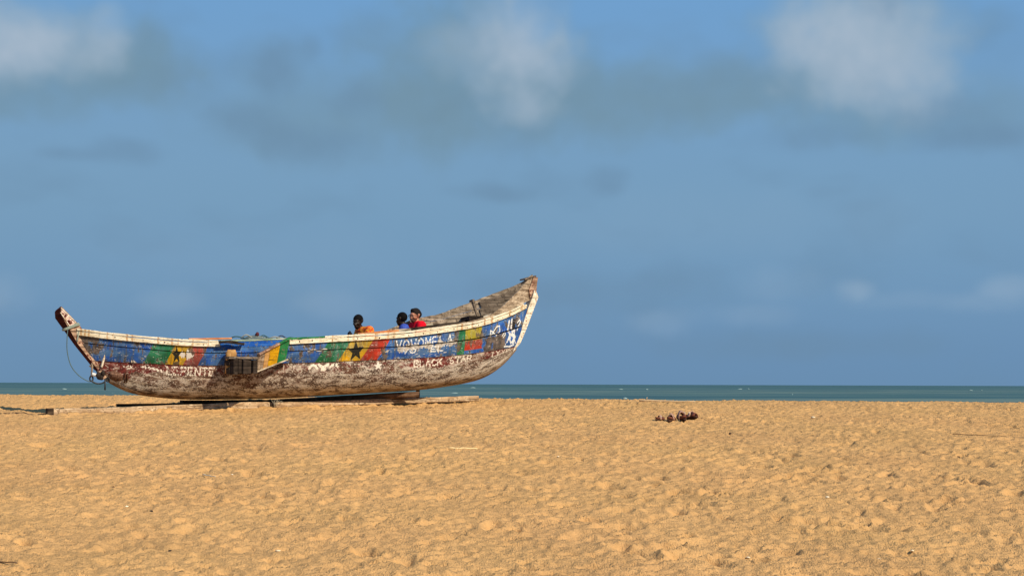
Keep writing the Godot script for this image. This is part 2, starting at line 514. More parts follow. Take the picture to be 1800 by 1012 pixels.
func build_sea() -> void:
	var level := EYE - 3.0
	var pos := PackedVector3Array()
	var col := PackedColorArray()
	var idx := PackedInt32Array()
	var n := FastNoiseLite.new()
	n.seed = 31; n.frequency = 0.02; n.fractal_octaves = 4
	var rows := 420
	var cols := 200
	var ds := PackedFloat32Array()
	var d := 45.0
	while ds.size() < rows:
		ds.append(d)
		d *= 1.0142
	ds.append(40000.0)
	rows = ds.size()
	for j in rows:
		for i in cols:
			var u := i / (cols - 1.0) * 2.0 - 1.0
			var x := signf(u) * pow(absf(u), 1.9) * (ds[j] * 3.0 + 250.0)
			var calm := clampf(1.0 - ds[j] / 2500.0, 0.0, 1.0)
			var h := (n.get_noise_2d(x * 0.7, ds[j] * 4.0) * 0.5 + n.get_noise_2d(x * 0.2, ds[j] * 1.6 + 70.0) * 0.5) * calm
			pos.append(Vector3(x, level + h, -ds[j]))
			var t := 0.5 + 1.4 * n.get_noise_2d(x * 0.12 + 900.0, ds[j] * 0.5) * clampf(1.0 - ds[j] / 6000.0, 0.0, 1.0)
			t = clampf(t - 0.35 * smoothstep(500.0, 1800.0, ds[j]), 0.0, 1.0)
			var c := srgb(56, 88, 92).lerp(srgb(92, 112, 106), t)   # deep water, water over sand
			col.append(c.srgb_to_linear())
	for j in rows - 1:
		for i in cols - 1:
			var p := j * cols + i
			var q := p + cols
			idx.append(p); idx.append(q); idx.append(p + 1)
			idx.append(p + 1); idx.append(q); idx.append(q + 1)
	var arr := []
	arr.resize(Mesh.ARRAY_MAX)
	arr[Mesh.ARRAY_VERTEX] = pos; arr[Mesh.ARRAY_COLOR] = col; arr[Mesh.ARRAY_INDEX] = idx
	var tmp := ArrayMesh.new()
	tmp.add_surface_from_arrays(Mesh.PRIMITIVE_TRIANGLES, arr)
	var st := SurfaceTool.new()
	st.create_from(tmp, 0)
	st.generate_normals()
	var m := mat(Color.WHITE, 0.6, 0.14)
	m.vertex_color_use_as_albedo = true
	var o := put("sea", st.commit(), m)
	tag(o, "green blue sea under the horizon beyond the sand crest", "sea", "", "structure")
	st = begin(true)
	rng.seed = 15
	for k in 18:
		var dd := rng.randf_range(300.0, 1100.0)
		var x := rng.randf_range(-0.36, 0.36) * dd
		var w := rng.randf_range(0.5, 2.4) * dd / 500.0
		var hh := rng.randf_range(0.10, 0.26) * dd / 600.0
		var rings := []
		for a in 7:
			var u := a / 6.0
			var s := sin(PI * u) * 0.9 + 0.1
			var c := Vector3(x + (u - 0.5) * w, level + 0.25 + hh * 0.3 * sin(u * 5.0 + k), -dd)
			rings.append(PackedVector3Array([c + Vector3(0, hh * s, 0), c + Vector3(0, hh * 0.3 * s, 0.5 * s), c + Vector3(0, -0.2, 0.8 * s), c + Vector3(0, -0.2, -0.6 * s)]))
		loft(st, rings)
	var f := put("whitecaps", done(st), mat(srgb(136, 158, 154), 0.9), o)
	f.set_meta("kind", "stuff")

# ---------------------------------------------------------------- the boat's lines (metres in the boat's own axes: x to the bow, z to the near side)
const SHEER := [[-3.899, 1.261], [-3.338, 1.189], [-2.785, 1.137], [-2.22, 1.094], [-1.642, 1.082], [-1.05, 1.099], [-0.391, 1.138], [0.181, 1.176], [0.985, 1.229], [1.823, 1.296], [2.648, 1.407], [3.412, 1.532], [4.054, 1.714], [4.66, 1.95]]
const CHINE := [[-3.622, 0.829], [-3.3, 0.812], [-2.803, 0.788], [-2.2, 0.763], [-1.509, 0.759], [-0.473, 0.805], [0.194, 0.828], [1.021, 0.868], [1.644, 0.899], [2.684, 0.964], [3.689, 1.075], [4.42, 1.19]]
const KEEL := [[-3.429, 0.544], [-3.272, 0.427], [-2.989, 0.29], [-2.685, 0.221], [-2.089, 0.165], [-1.309, 0.16], [-0.403, 0.179], [0.453, 0.22], [1.488, 0.275], [2.339, 0.325], [2.93, 0.392], [3.592, 0.512], [3.939, 0.657], [4.229, 0.869], [4.461, 1.115]]

func line(l: Array, t: float) -> Vector2:
	var s: float = lerpf(l[0][0], l[l.size() - 1][0], t)
	var xs := []
	var ys := []
	for p in l:
		xs.append(p[0]); ys.append(p[1])
	return Vector2(s, table(xs, ys, s))

func beamw(t: float) -> float:
	var u := absf(2.0 * t - 1.0)
	return 0.07 + 0.74 * pow(maxf(0.0, 1.0 - pow(u, 2.4)), 0.9)

func p_sheer(t: float, side := 1.0) -> Vector3:
	var p := line(SHEER, t)
	return Vector3(p.x, p.y, beamw(t) * side)

func p_chine(t: float, side := 1.0) -> Vector3:
	var p := line(CHINE, t)
	return Vector3(p.x, p.y, (0.05 + (beamw(t) - 0.05) * 0.88) * side)

func p_keel(t: float) -> Vector3:
	var p := line(KEEL, t)
	return Vector3(p.x, p.y, 0.0)

func p_side(t: float, v: float, side := 1.0, out := 0.0) -> Vector3:   # v 0 at the chine, 1 at the sheer
	var a := p_chine(t, side)
	var b := p_sheer(t, side)
	var p := a.lerp(b, v)
	p.z += side * (0.02 * sin(v * PI) + out)
	return p

func seam(t: float) -> float:
	return lerpf(0.70, 0.52, t)

func t_sheer(s: float) -> float:   # station from a place along the sheer
	return clampf((s + 3.899) / 8.559, 0.0, 1.0)

func chart(s: float) -> float:   # how the painted side is laid out along the hull, 0 to 1
	return (541.8 + 95.77 * s - 2.2925 * s * s - 0.0689 * s * s * s - 90.0) / 870.0

# ---------------------------------------------------------------- painted surfaces
const GLYPH := {
	"B": [[0, 0, 0, 1, 0.7, 1, 0.8, 0.76, 0.62, 0.54, 0, 0.54], [0.62, 0.54, 0.9, 0.28, 0.72, 0, 0, 0]], "L": [[0, 1, 0, 0, 0.8, 0]], "A": [[0, 0, 0.45, 1, 0.9, 0], [0.2, 0.38, 0.7, 0.38]],
	"C": [[0.9, 0.82, 0.6, 1, 0.22, 0.92, 0, 0.5, 0.22, 0.08, 0.6, 0, 0.9, 0.18]], "K": [[0, 0, 0, 1], [0.85, 1, 0, 0.45], [0.25, 0.6, 0.9, 0]], "S": [[0.85, 0.85, 0.5, 1, 0.12, 0.88, 0.15, 0.6, 0.75, 0.42, 0.82, 0.15, 0.45, 0, 0.05, 0.12]],
	"T": [[0, 1, 0.9, 1], [0.45, 1, 0.45, 0]], "R": [[0, 0, 0, 1, 0.7, 1, 0.82, 0.75, 0.65, 0.5, 0, 0.5], [0.4, 0.5, 0.9, 0]], "E": [[0.8, 1, 0, 1, 0, 0, 0.8, 0], [0, 0.52, 0.65, 0.52]], "P": [[0, 0, 0, 1, 0.7, 1, 0.84, 0.75, 0.66, 0.48, 0, 0.48]],
	"N": [[0, 0, 0, 1, 0.85, 0, 0.85, 1]], "V": [[0, 1, 0.42, 0, 0.85, 1]], "O": [[0.45, 1, 0.12, 0.85, 0, 0.5, 0.12, 0.15, 0.45, 0, 0.78, 0.15, 0.9, 0.5, 0.78, 0.85, 0.45, 1]], "Y": [[0, 1, 0.42, 0.5, 0.85, 1], [0.42, 0.5, 0.42, 0]], "M": [[0, 0, 0.05, 1, 0.45, 0.35, 0.85, 1, 0.9, 0]], "I": [[0.45, 0, 0.45, 1]], " ": []}

class Board:
	var w: int
	var h: int
	var x0: float
	var x1: float
	var tall: float   # chart units from bottom to top
	var data: PackedByteArray
	var worn: FastNoiseLite
	func _init(w_: int, h_: int, a: float, b: float, tall_: float) -> void:
		w = w_; h = h_; x0 = a; x1 = b; tall = tall_
		data.resize(w * h * 3)
		worn = FastNoiseLite.new()
		worn.seed = 44; worn.frequency = 0.05; worn.fractal_octaves = 3
	func px(x: int, y: int, c: Color, a := 1.0) -> void:
		var i := (y * w + x) * 3
		data[i] = int(lerpf(data[i], clampf(c.r, 0, 1) * 255.0, a)); data[i + 1] = int(lerpf(data[i + 1], clampf(c.g, 0, 1) * 255.0, a)); data[i + 2] = int(lerpf(data[i + 2], clampf(c.b, 0, 1) * 255.0, a))
	func to_px(p: Vector2) -> Vector2:   # chart x, v (0 bottom, 1 top)
		return Vector2((p.x - x0) / (x1 - x0) * w, (1.0 - p.y) * h)
	func stroke(pts: Array, thick: float, c: Color, wear := 0.3) -> void:   # thick in chart units
		var kx := w / (x1 - x0)
		var ky := h / tall
		for k in pts.size() - 1:
			var a := to_px(pts[k])
			var b := to_px(pts[k + 1])
			var rx := thick * kx
			var ry := thick * ky
			for y in range(maxi(0, int(minf(a.y, b.y) - ry)), mini(h, int(maxf(a.y, b.y) + ry) + 2)):
				for x in range(maxi(0, int(minf(a.x, b.x) - rx)), mini(w, int(maxf(a.x, b.x) + rx) + 2)):
					var p := Vector2(x / kx, y / ky)
					var q := Geometry2D.get_closest_point_to_segment(p, Vector2(a.x / kx, a.y / ky), Vector2(b.x / kx, b.y / ky))
					var s := p.distance_to(q) / (thick * 0.5)
					if s < 1.25 and worn.get_noise_2d(x * 2.2, y * 1.4) < 0.42 - wear:
						px(x, y, c, clampf((1.25 - s) * 3.0, 0.0, 1.0) * 0.95)
	func fill(poly: PackedVector2Array, c: Color, wear := 0.1) -> void:
		var p := PackedVector2Array()
		var lo := Vector2(1e9, 1e9)
		var hi := -lo
		for q in poly:
			var r := to_px(q)
			p.append(r)
			lo = lo.min(r); hi = hi.max(r)
		for y in range(maxi(0, int(lo.y)), mini(h, int(hi.y) + 2)):
			for x in range(maxi(0, int(lo.x)), mini(w, int(hi.x) + 2)):
				if Geometry2D.is_point_in_polygon(Vector2(x + 0.5, y + 0.5), p) and worn.get_noise_2d(x * 1.7 + 300.0, y) < 0.45 - wear:
					px(x, y, c, 0.93)
	func image() -> Image:
		return Image.create_from_data(w, h, false, Image.FORMAT_RGB8, data)

func write(b: Board, text: String, xa: float, xb: float, va: float, vb: float, thick: float, c: Color, wear: float, lean := 0.0, rise := 0.0) -> void:
	var each := (xb - xa) / text.length()
	for k in text.length():
		for s in GLYPH[text[k]]:
			var pts := []
			for i in range(0, s.size(), 2):
				var gy: float = s[i + 1]
				pts.append(Vector2(xa + each * (k + 0.08 + s[i] * 0.82) + lean * gy, lerpf(va, vb, gy) + rise * (k / maxf(1.0, text.length() - 1.0))))
			b.stroke(pts, thick, c, wear)

func star(cx: float, cv: float, rx: float, rv: float, turn := 0.0) -> PackedVector2Array:
	var p := PackedVector2Array()
	for k in 10:
		var r := 1.0 if k % 2 == 0 else 0.42
		var a := PI / 2 + k * PI / 5 + turn
		p.append(Vector2(cx + cos(a) * rx * r, cv + sin(a) * rv * r))
	return p

func paint_planks() -> Image:
	var b := Board.new(2048, 160, 90.0, 960.0, 34.0)
	var n := FastNoiseLite.new()
	n.seed = 61; n.frequency = 0.012; n.fractal_octaves = 4; n.fractal_gain = 0.6
	var blue := srgb(28, 78, 164)
	var blue2 := srgb(62, 104, 156)
	var green := srgb(26, 112, 66)
	var yellow := srgb(212, 160, 16)
	var red := srgb(178, 52, 32)
	var timber := srgb(112, 96, 82)
	var flake := srgb(212, 206, 194)
	for y in b.h:
		var v := 1.0 - (y + 0.5) / b.h
		for x in b.w:
			var X := 90.0 + (x + 0.5) / b.w * 870.0
			var wob := n.get_noise_2d(x * 1.0, y * 2.0) * 3.0
			var c := blue.lerp(blue2, clampf(0.45 + n.get_noise_2d(x * 0.7 + 800.0, y * 1.2) * 1.5, 0.0, 1.0))
			var lean := X - v * 15.0 + wob * 0.3    # slanted bands
			if lean > 256.0 and lean < 293.0: c = green
			elif lean >= 293.0 and lean < 324.0: c = yellow
			elif lean >= 324.0 and lean < 350.0: c = srgb(158, 64, 52)
			lean = X - v * 21.0 + wob * 0.2
			if lean > 555.0 and lean < 595.0: c = green
			elif lean >= 595.0 and lean < 634.0: c = yellow
			elif lean >= 634.0 and lean < 664.0: c = red
			if X > 804.0 + wob and X < 817.0: c = green
			elif X >= 817.0 and X < 846.0 + wob * 0.3 and v > 0.5: c = yellow.lerp(green, 0.25)
			elif X >= 814.0 and X < 848.0 + wob and v > 0.14 and v <= 0.5: c = red
			# shade and fade of old paint
			c = c * (0.93 + 0.35 * n.get_noise_2d(x * 0.8, y * 0.8 + 500.0))
			c = c.lerp(srgb(105, 118, 130), clampf(0.10 + n.get_noise_2d(x * 0.5 + 120.0, y * 0.4) * 0.6, 0.0, 0.4))
			var run := n.get_noise_2d(x * 3.0 + 2600.0, y * 0.18)
			c = c.lerp(srgb(96, 84, 72), clampf((run - 0.16) * 1.6, 0.0, 0.5))
			c = c.lerp(srgb(140, 152, 166), clampf((-run - 0.2) * 1.2, 0.0, 0.25))
			# bare timber where it has gone, most of it in upright runs
			var bare := n.get_noise_2d(x * 1.6 + 60.0, y * 0.5 + 90.0)
			var near_end := smoothstep(205.0, 150.0, X) * 0.75 + smoothstep(470.0, 500.0, X) * smoothstep(570.0, 545.0, X) * 0.17 + 0.03 + smoothstep(795.0, 830.0, X) * 0.10 + smoothstep(850.0, 864.0, X) * smoothstep(900.0, 882.0, X) * smoothstep(0.55, 0.35, v) * 0.5
			if bare > 0.245 - near_end and bare <= 0.27 - near_end: c = c.lerp(flake, 0.55)
			if bare > 0.27 - near_end: c = c.lerp(timber * (0.85 + 0.6 * n.get_noise_2d(x * 3.0, y * 2.0)), clampf((bare - 0.27 + near_end) * 7.0, 0.0, 0.9))
			# white flakes of undercoat
			var fl := n.get_noise_2d(x * 2.6 + 1300.0, y * 5.0)
			var more := smoothstep(110.0, 60.0, absf(X - 200.0)) * smoothstep(0.8, 0.4, v) * 0.10 + smoothstep(70.0, 30.0, absf(X - 740.0)) * smoothstep(0.4, 0.2, v) * 0.18
			if fl > 0.47 - more: c = c.lerp(flake, clampf((fl - 0.47 + more) * 14.0, 0.0, 0.9))
			# a bare streak at the middle flag
			if X > 540.0 and X < 575.0 and absf(v - 0.62 - 0.03 * sin(X * 0.3)) < 0.035: c = flake
			if X > 315.0 and X < 342.0 and absf(v - 0.50 - 0.16 * n.get_noise_2d(x * 2.5, 40.0)) < (0.16 + 0.5 * n.get_noise_2d(x * 3.0, 900.0)) * sin((X - 315.0) / 27.0 * PI): c = flake
			b.px(x, y, c)
	# nails along the plank edges, each with its rust run
	rng.seed = 17
	for k in 120:
		var X := 165.0 + k * 6.3 + rng.randf_range(-1.5, 1.5)
		var sv := lerpf(0.70, 0.52, (X - 140.0) / 800.0)
		var v0: float = [0.06, sv + 0.07, sv - 0.07, 0.93][k % 4]
		b.stroke([Vector2(X, v0), Vector2(X + 0.2, v0 - 0.01)], 1.3, srgb(70, 46, 34), -0.3)
		if rng.randf() < 0.6:
			b.stroke([Vector2(X, v0), Vector2(X + rng.randf_range(-0.6, 0.6), maxf(0.0, v0 - rng.randf_range(0.06, 0.3)))], 0.9, srgb(116, 82, 60), 0.05)
	var ink := srgb(26, 27, 26)
	b.fill(star(311.5, 0.50, 9.0, 0.48, 0.1), ink, -0.1)
	b.fill(star(625.0, 0.47, 15.0, 0.53, 0.06), ink, -0.2)
	var white := srgb(228, 228, 222)
	write(b, "VOVOMELA", 694.0, 796.0, 0.44, 0.86, 2.0, white, 0.25)
	# the long scrape along the planks near the bow, right through the lettering
	for y in b.h:
		var v := 1.0 - (y + 0.5) / b.h
		for x in range(1370, 1686):
			var X := 90.0 + (x + 0.5) / b.w * 870.0
			var edge := 0.49 + 0.16 * n.get_noise_2d(x * 1.2, 7.0) + (X - 740.0) * 0.0008
			var thickv := 0.16 * smoothstep(672.0, 694.0, X) * smoothstep(806.0, 780.0, X) * (1.0 + 2.4 * n.get_noise_2d(x * 1.5, 90.0))
			if absf(v - edge) < thickv:
				b.px(x, y, srgb(196, 188, 174).lerp(timber, clampf(n.get_noise_2d(x * 3.0, y * 5.0) * 2.0 + 0.05, 0.0, 1.0)), 0.93)
	write(b, "VO", 706.0, 732.0, 0.24, 0.44, 2.0, white, 0.16)
	write(b, "EL", 756.0, 780.0, 0.24, 0.44, 2.0, white, 0.16)
	# white line drawings at the bow: a fish, a rider, waves
	b.stroke([Vector2(862, 0.52), Vector2(862, 0.72), Vector2(867, 0.64), Vector2(873, 0.80), Vector2(878, 0.80), Vector2(879, 0.60), Vector2(873, 0.5), Vector2(867, 0.62), Vector2(862, 0.52)], 1.5, white, 0.05)
	b.stroke([Vector2(896, 0.84), Vector2(894, 0.55), Vector2(899, 0.40), Vector2(895, 0.2)], 2.6, white, 0.12)
	b.stroke([Vector2(901, 0.86), Vector2(900, 0.62), Vector2(903, 0.42), Vector2(899, 0.25)], 2.2, white, 0.12)
	b.stroke([Vector2(906, 0.48), Vector2(905, 0.36), Vector2(908, 0.25), Vector2(906, 0.14)], 4.2, white, 0.05)
	b.stroke([Vector2(912, 0.68), Vector2(916, 0.74), Vector2(918, 0.66), Vector2(914, 0.56), Vector2(912, 0.46)], 1.6, white, 0.05)
	b.stroke([Vector2(892, 0.12), Vector2(898, 0.28), Vector2(902, 0.12), Vector2(907, 0.22), Vector2(911, 0.10)], 1.6, white, 0.05)
	b.stroke([Vector2(890, 0.06), Vector2(900, 0.03), Vector2(908, 0.06)], 1.6, white, 0.05)
	b.stroke([Vector2(884, 0.42), Vector2(888, 0.54), Vector2(890, 0.44), Vector2(886, 0.36)], 1.3, white, 0.1)
	b.fill(PackedVector2Array([Vector2(903, 0.86), Vector2(908, 0.8), Vector2(908, 0.52), Vector2(904, 0.5)]), ink, 0.1)
	return b.image()

func paint_dugout() -> Image:
	var b := Board.new(2048, 224, 90.0, 960.0, 78.0)
	var n := FastNoiseLite.new()
	n.seed = 71; n.frequency = 0.02; n.fractal_octaves = 4; n.fractal_gain = 0.6
	var pale := srgb(206, 197, 182)
	var tan_ := srgb(158, 142, 122)
	var brown := srgb(94, 64, 50)
	var black := srgb(40, 33, 28)
	var maroon := srgb(104, 44, 40)
	for y in b.h:
		var v := 1.0 - (y + 0.5) / b.h
		for x in b.w:
			var X := 90.0 + (x + 0.5) / b.w * 870.0
			var g := n.get_noise_2d(x * 0.35, y * 2.2)
			var c := tan_.lerp(pale, clampf(0.5 + g * 1.8 + smoothstep(450.0, 750.0, X) * 0.35, 0.0, 1.0))
			# adze and scrub marks, slanting, dark
			var m := n.get_noise_2d((x - y * 0.8) * 6.5 + 100.0, (y + x * 0.25) * 3.8)
			var big := n.get_noise_2d(x * 0.4 + 700.0, y * 0.7)
			var band := smoothstep(0.30 + big * 0.35, 0.48 + big * 0.35, v) * smoothstep(1.06, 0.99, v)
			var dens := band * (0.46 + big * 0.9 - 0.04 * smoothstep(640.0, 800.0, X)) + smoothstep(0.66, 0.80, v) * 0.05
			var scrib := absf(n.get_noise_2d((x - y * 0.8) * 3.4 + 5000.0, (y + x * 0.2) * 2.6))
			var ink := clampf((0.03 + dens * 0.17 - scrib) * 16.0, 0.0, 1.0) * clampf(dens * 2.2, 0.0, 1.0)
			if m > 0.34 - dens * 0.6: ink = maxf(ink, clampf((m - 0.34 + dens * 0.6) * 6.0, 0.0, 1.0))
			c = c.lerp(black.lerp(brown, clampf(0.3 + big * 1.5, 0.0, 1.0)), ink * 0.9)
			# brown cast where the hull was tarred
			c = c.lerp(brown, clampf(smoothstep(0.45, 0.75, v) * (0.36 + 0.7 * n.get_noise_2d(x * 0.6, y * 0.8 + 300.0)) * (0.45 + 0.4 * smoothstep(700.0, 500.0, X)), 0.0, 0.6))
			# the maroon boot top
			var red := smoothstep(0.80 + 0.10 * n.get_noise_2d(x * 0.5, 20.0), 0.84 + 0.10 * n.get_noise_2d(x * 0.5, 20.0), v)
			var keep := 0.85 * smoothstep(420.0, 300.0, X) + 0.75 * smoothstep(700.0, 740.0, X) * smoothstep(812.0, 790.0, X) + 0.8 * smoothstep(850.0, 866.0, X) + 0.04
			if X < 235.0: red = smoothstep(0.55, 0.72, v)
			red *= clampf(keep + n.get_noise_2d(x * 1.4 + 40.0, y * 2.4) * 1.3, 0.0, 1.0)
			c = c.lerp(maroon * (0.9 + 0.5 * n.get_noise_2d(x * 2.0, y * 2.0)), clampf(red, 0.0, 0.92))
			# smooth worn bottom with long checks
			if v < 0.36:
				var low := smoothstep(0.38, 0.26, v)
				var ck := n.get_noise_2d(x * 0.16 + 333.0, y * 3.4)
				c = c.lerp(srgb(164, 144, 120).lerp(srgb(116, 96, 76), clampf(0.5 + g * 1.6, 0.0, 1.0)), low * 0.85)
				c = c.lerp(srgb(150, 100, 56), low * smoothstep(420.0, 260.0, X) * 0.45)
				if ck > 0.30: c = c.lerp(black, clampf((ck - 0.30) * 6.0, 0.0, 0.7))
			# broad patches rubbed pale or stained dark
			var patch := n.get_noise_2d(x * 0.8 + 4100.0, y * 1.5 + 60.0)
			var inside := smoothstep(0.06, 0.2, v) * (1.0 - red)
			c = c.lerp(srgb(204, 194, 180), clampf((patch - 0.14) * 5.0, 0.0, 0.55) * inside)
			c = c.lerp(srgb(66, 50, 42), clampf((-patch - 0.16) * 5.0, 0.0, 0.6) * inside)
			# salt and shell specks
			var sp := n.get_noise_2d(x * 3.2 + 2000.0, y * 3.6)
			if sp > 0.40 - 0.12 * band: c = c.lerp(srgb(208, 198, 182), clampf((sp - 0.40 + 0.12 * band) * 8.0, 0.0, 0.85))
			b.px(x, y, c)
	var white := srgb(226, 218, 200)
	write(b, "LEPENTE", 296.0, 382.0, 0.815, 0.955, 2.3, white, 0.30)
	var cream := srgb(232, 226, 206)
	for e in [[546.0, 0.05], [583.0, 0.26]]:   # only the tops of the round letters are left
		b.stroke([Vector2(e[0], 0.89), Vector2(e[0] + 3, 0.935), Vector2(e[0] + 7, 0.95), Vector2(e[0] + 11, 0.935), Vector2(e[0] + 14, 0.89)], 3.6, cream, e[1])
	b.stroke([Vector2(563, 0.955), Vector2(570, 0.90), Vector2(579, 0.955)], 4.0, cream, 0.03)
	b.stroke([Vector2(570, 0.90), Vector2(569, 0.86), Vector2(573, 0.86)], 4.4, cream, 0.03)
	b.fill(star(667.0, 0.885, 8.2, 0.095, 0.1), srgb(232, 226, 212), 0.0)
	write(b, "BLACK", 729.0, 781.0, 0.83, 0.955, 2.1, white, 0.2, 0.0, 0.0)
	write(b, "STAR", 792.0, 834.0, 0.83, 0.955, 2.1, white, 0.22, 0.0, 0.0)
	write(b, "IYYK", 866.0, 906.0, 0.80, 0.95, 1.9, white, 0.2)
	write(b, "LVA", 500.0, 536.0, 0.84, 0.95, 1.6, srgb(190, 178, 160), 0.22)
	for k in 5:
		var x := 254.0 + k * 7.0
		b.stroke([Vector2(x, 0.93 - k * 0.012), Vector2(x + 5, 0.945 - k * 0.014), Vector2(x + 6, 0.905 - k * 0.012)], 2.2, white, 0.12)
	b.stroke([Vector2(226, 0.9), Vector2(232, 0.95), Vector2(236, 0.9), Vector2(228, 0.87)], 1.8, white, 0.2)
	# long pale scratches
	b.stroke([Vector2(255, 0.80), Vector2(280, 0.74), Vector2(320, 0.72), Vector2(420, 0.77)], 1.2, srgb(196, 184, 166), 0.2)
	b.stroke([Vector2(540, 0.76), Vector2(620, 0.74), Vector2(690, 0.73), Vector2(760, 0.76)], 1.2, srgb(200, 190, 172), 0.25)
	b.stroke([Vector2(225, 0.42), Vector2(262, 0.30), Vector2(330, 0.22), Vector2(420, 0.22)], 1.3, black, 0.15)
	b.stroke([Vector2(420, 0.30), Vector2(460, 0.31), Vector2(520, 0.30)], 1.0, brown, 0.15)
	return b.image()

func paint_rail() -> Image:
	var b := Board.new(2048, 48, 90.0, 960.0, 12.0)
	var n := FastNoiseLite.new()
	n.seed = 81; n.frequency = 0.02; n.fractal_octaves = 4
	var r := RandomNumberGenerator.new()
	r.seed = 6
	var runs := []
	for k in 44: runs.append([r.randf_range(140.0, 935.0), r.randf_range(0.8, 3.0), r.randf_range(0.2, 1.0)])
	for y in b.h:
		var v := 1.0 - (y + 0.5) / b.h
		for x in b.w:
			var X := 90.0 + (x + 0.5) / b.w * 870.0
			var c := srgb(232, 224, 200).lerp(srgb(206, 192, 160), clampf(0.35 + n.get_noise_2d(x * 0.5, y * 2.0) * 1.6, 0.0, 1.0))
			var w := n.get_noise_2d(x * 1.4 + 100.0, y * 4.0)
			if w > 0.28: c = c.lerp(srgb(132, 112, 88), clampf((w - 0.28) * 9.0, 0.0, 0.8))
			for q in runs:
				var dx: float = absf(X - q[0] + n.get_noise_1d(y * 6.0 + q[0]) * 1.5)
				if dx < q[1]: c = c.lerp(srgb(150, 92, 36), q[2] * (1.0 - dx / q[1]) * 0.8)
			b.px(x, y, c)
	return b.image()

# ---------------------------------------------------------------- boat pieces
# a plank between two heights of the side, with thickness; the outer face carries the paint
func plank(t0: float, t1: float, va: Callable, vb: Callable, side: float, out: float, thick: float, n: int) -> ArrayMesh:
	var st := begin(true)
	var st2 := begin(false)
	for k in n:
		var ta := lerpf(t0, t1, float(k) / n)
		var tb := lerpf(t0, t1, float(k + 1) / n)
		var a0: float = va.call(ta)
		var a1: float = vb.call(ta)
		var b0: float = va.call(tb)
		var b1: float = vb.call(tb)
		var rows := 3
		var inner := Vector3(0, 0, -side * 0.5)
		for r in rows:
			var f0 := float(r) / rows
			var f1 := float(r + 1) / rows
			var p := [p_side(ta, lerpf(a0, a1, f0), side, out), p_side(ta, lerpf(a0, a1, f1), side, out), p_side(tb, lerpf(b0, b1, f1), side, out), p_side(tb, lerpf(b0, b1, f0), side, out)]
			var uv := []
			for q in 4:
				var vv := lerpf(a0, a1, f0 if q == 0 else f1) if q < 2 else lerpf(b0, b1, f1 if q == 2 else f0)
				uv.append(Vector2(chart(p[q].x), 1.0 - clampf(vv, 0.0, 1.0)))
			quad(st, p[0], p[1], p[2], p[3], p[0] + inner, uv[0], uv[1], uv[2], uv[3])
			var i := [p_side(ta, lerpf(a0, a1, f0), side, out - thick), p_side(ta, lerpf(a0, a1, f1), side, out - thick), p_side(tb, lerpf(b0, b1, f1), side, out - thick), p_side(tb, lerpf(b0, b1, f0), side, out - thick)]
			quad(st2, i[0], i[1], i[2], i[3], i[0] - inner)
			if r == 0: quad(st2, p[0], p[3], i[3], i[0], p[0] + Vector3.UP)
			if r == rows - 1: quad(st2, p[1], p[2], i[2], i[1], p[1] - Vector3.UP)
			if k == 0: quad(st2, p[0], p[1], i[1], i[0], p[0] + Vector3.RIGHT)
			if k == n - 1: quad(st2, p[2], p[3], i[3], i[2], p[2] - Vector3.RIGHT)
	st.generate_normals()
	var mesh: ArrayMesh = st.commit()
	st2.generate_normals()
	st2.commit(mesh)
	return mesh

# a strip laid along the sheer: heights above the sheer, outer and inner reach
func rail(t0: float, t1: float, y0: float, y1: float, zo: float, zi: float, side: float, n: int) -> ArrayMesh:
	var st := begin(false)
	var last: Array = []
	var centre := Vector3.ZERO
	for k in n + 1:
		var t := lerpf(t0, t1, float(k) / n)
		var s := p_sheer(t, side)
		var wob := 0.003 * sin(t * 90.0) + 0.002 * sin(t * 37.0)
		var narrow := minf(zi, absf(s.z) - 0.012)
		var r := [s + Vector3(0, y0, side * zo), s + Vector3(0, y1 - 0.006 + wob, side * zo), s + Vector3(0, y1 + wob, side * (zo - 0.008)), s + Vector3(0, y1 + wob, -side * narrow), s + Vector3(0, y0, -side * narrow)]
		var c := (r[0] + r[3]) * 0.5 as Vector3
		var vs := [1.0, 0.35, 0.3, 0.02, 0.9]
		if k > 0:
			for i in 5:
				var j := (i + 1) % 5
				quad(st, last[i], last[j], r[j], r[i], (c + centre) * 0.5, Vector2(chart(last[i].x), vs[i]), Vector2(chart(last[j].x), vs[j]), Vector2(chart(r[j].x), vs[j]), Vector2(chart(r[i].x), vs[i]))
		if k == 0 or k == n:
			var away := c + (Vector3.RIGHT if k == 0 else Vector3.LEFT) * 0.1
			for i in range(1, 4): tri(st, r[0], r[i], r[i + 1], away, Vector2(chart(s.x), 0.1), Vector2(chart(s.x), 0.5), Vector2(chart(s.x), 0.9))
		last = r
		centre = c
	return done(st)

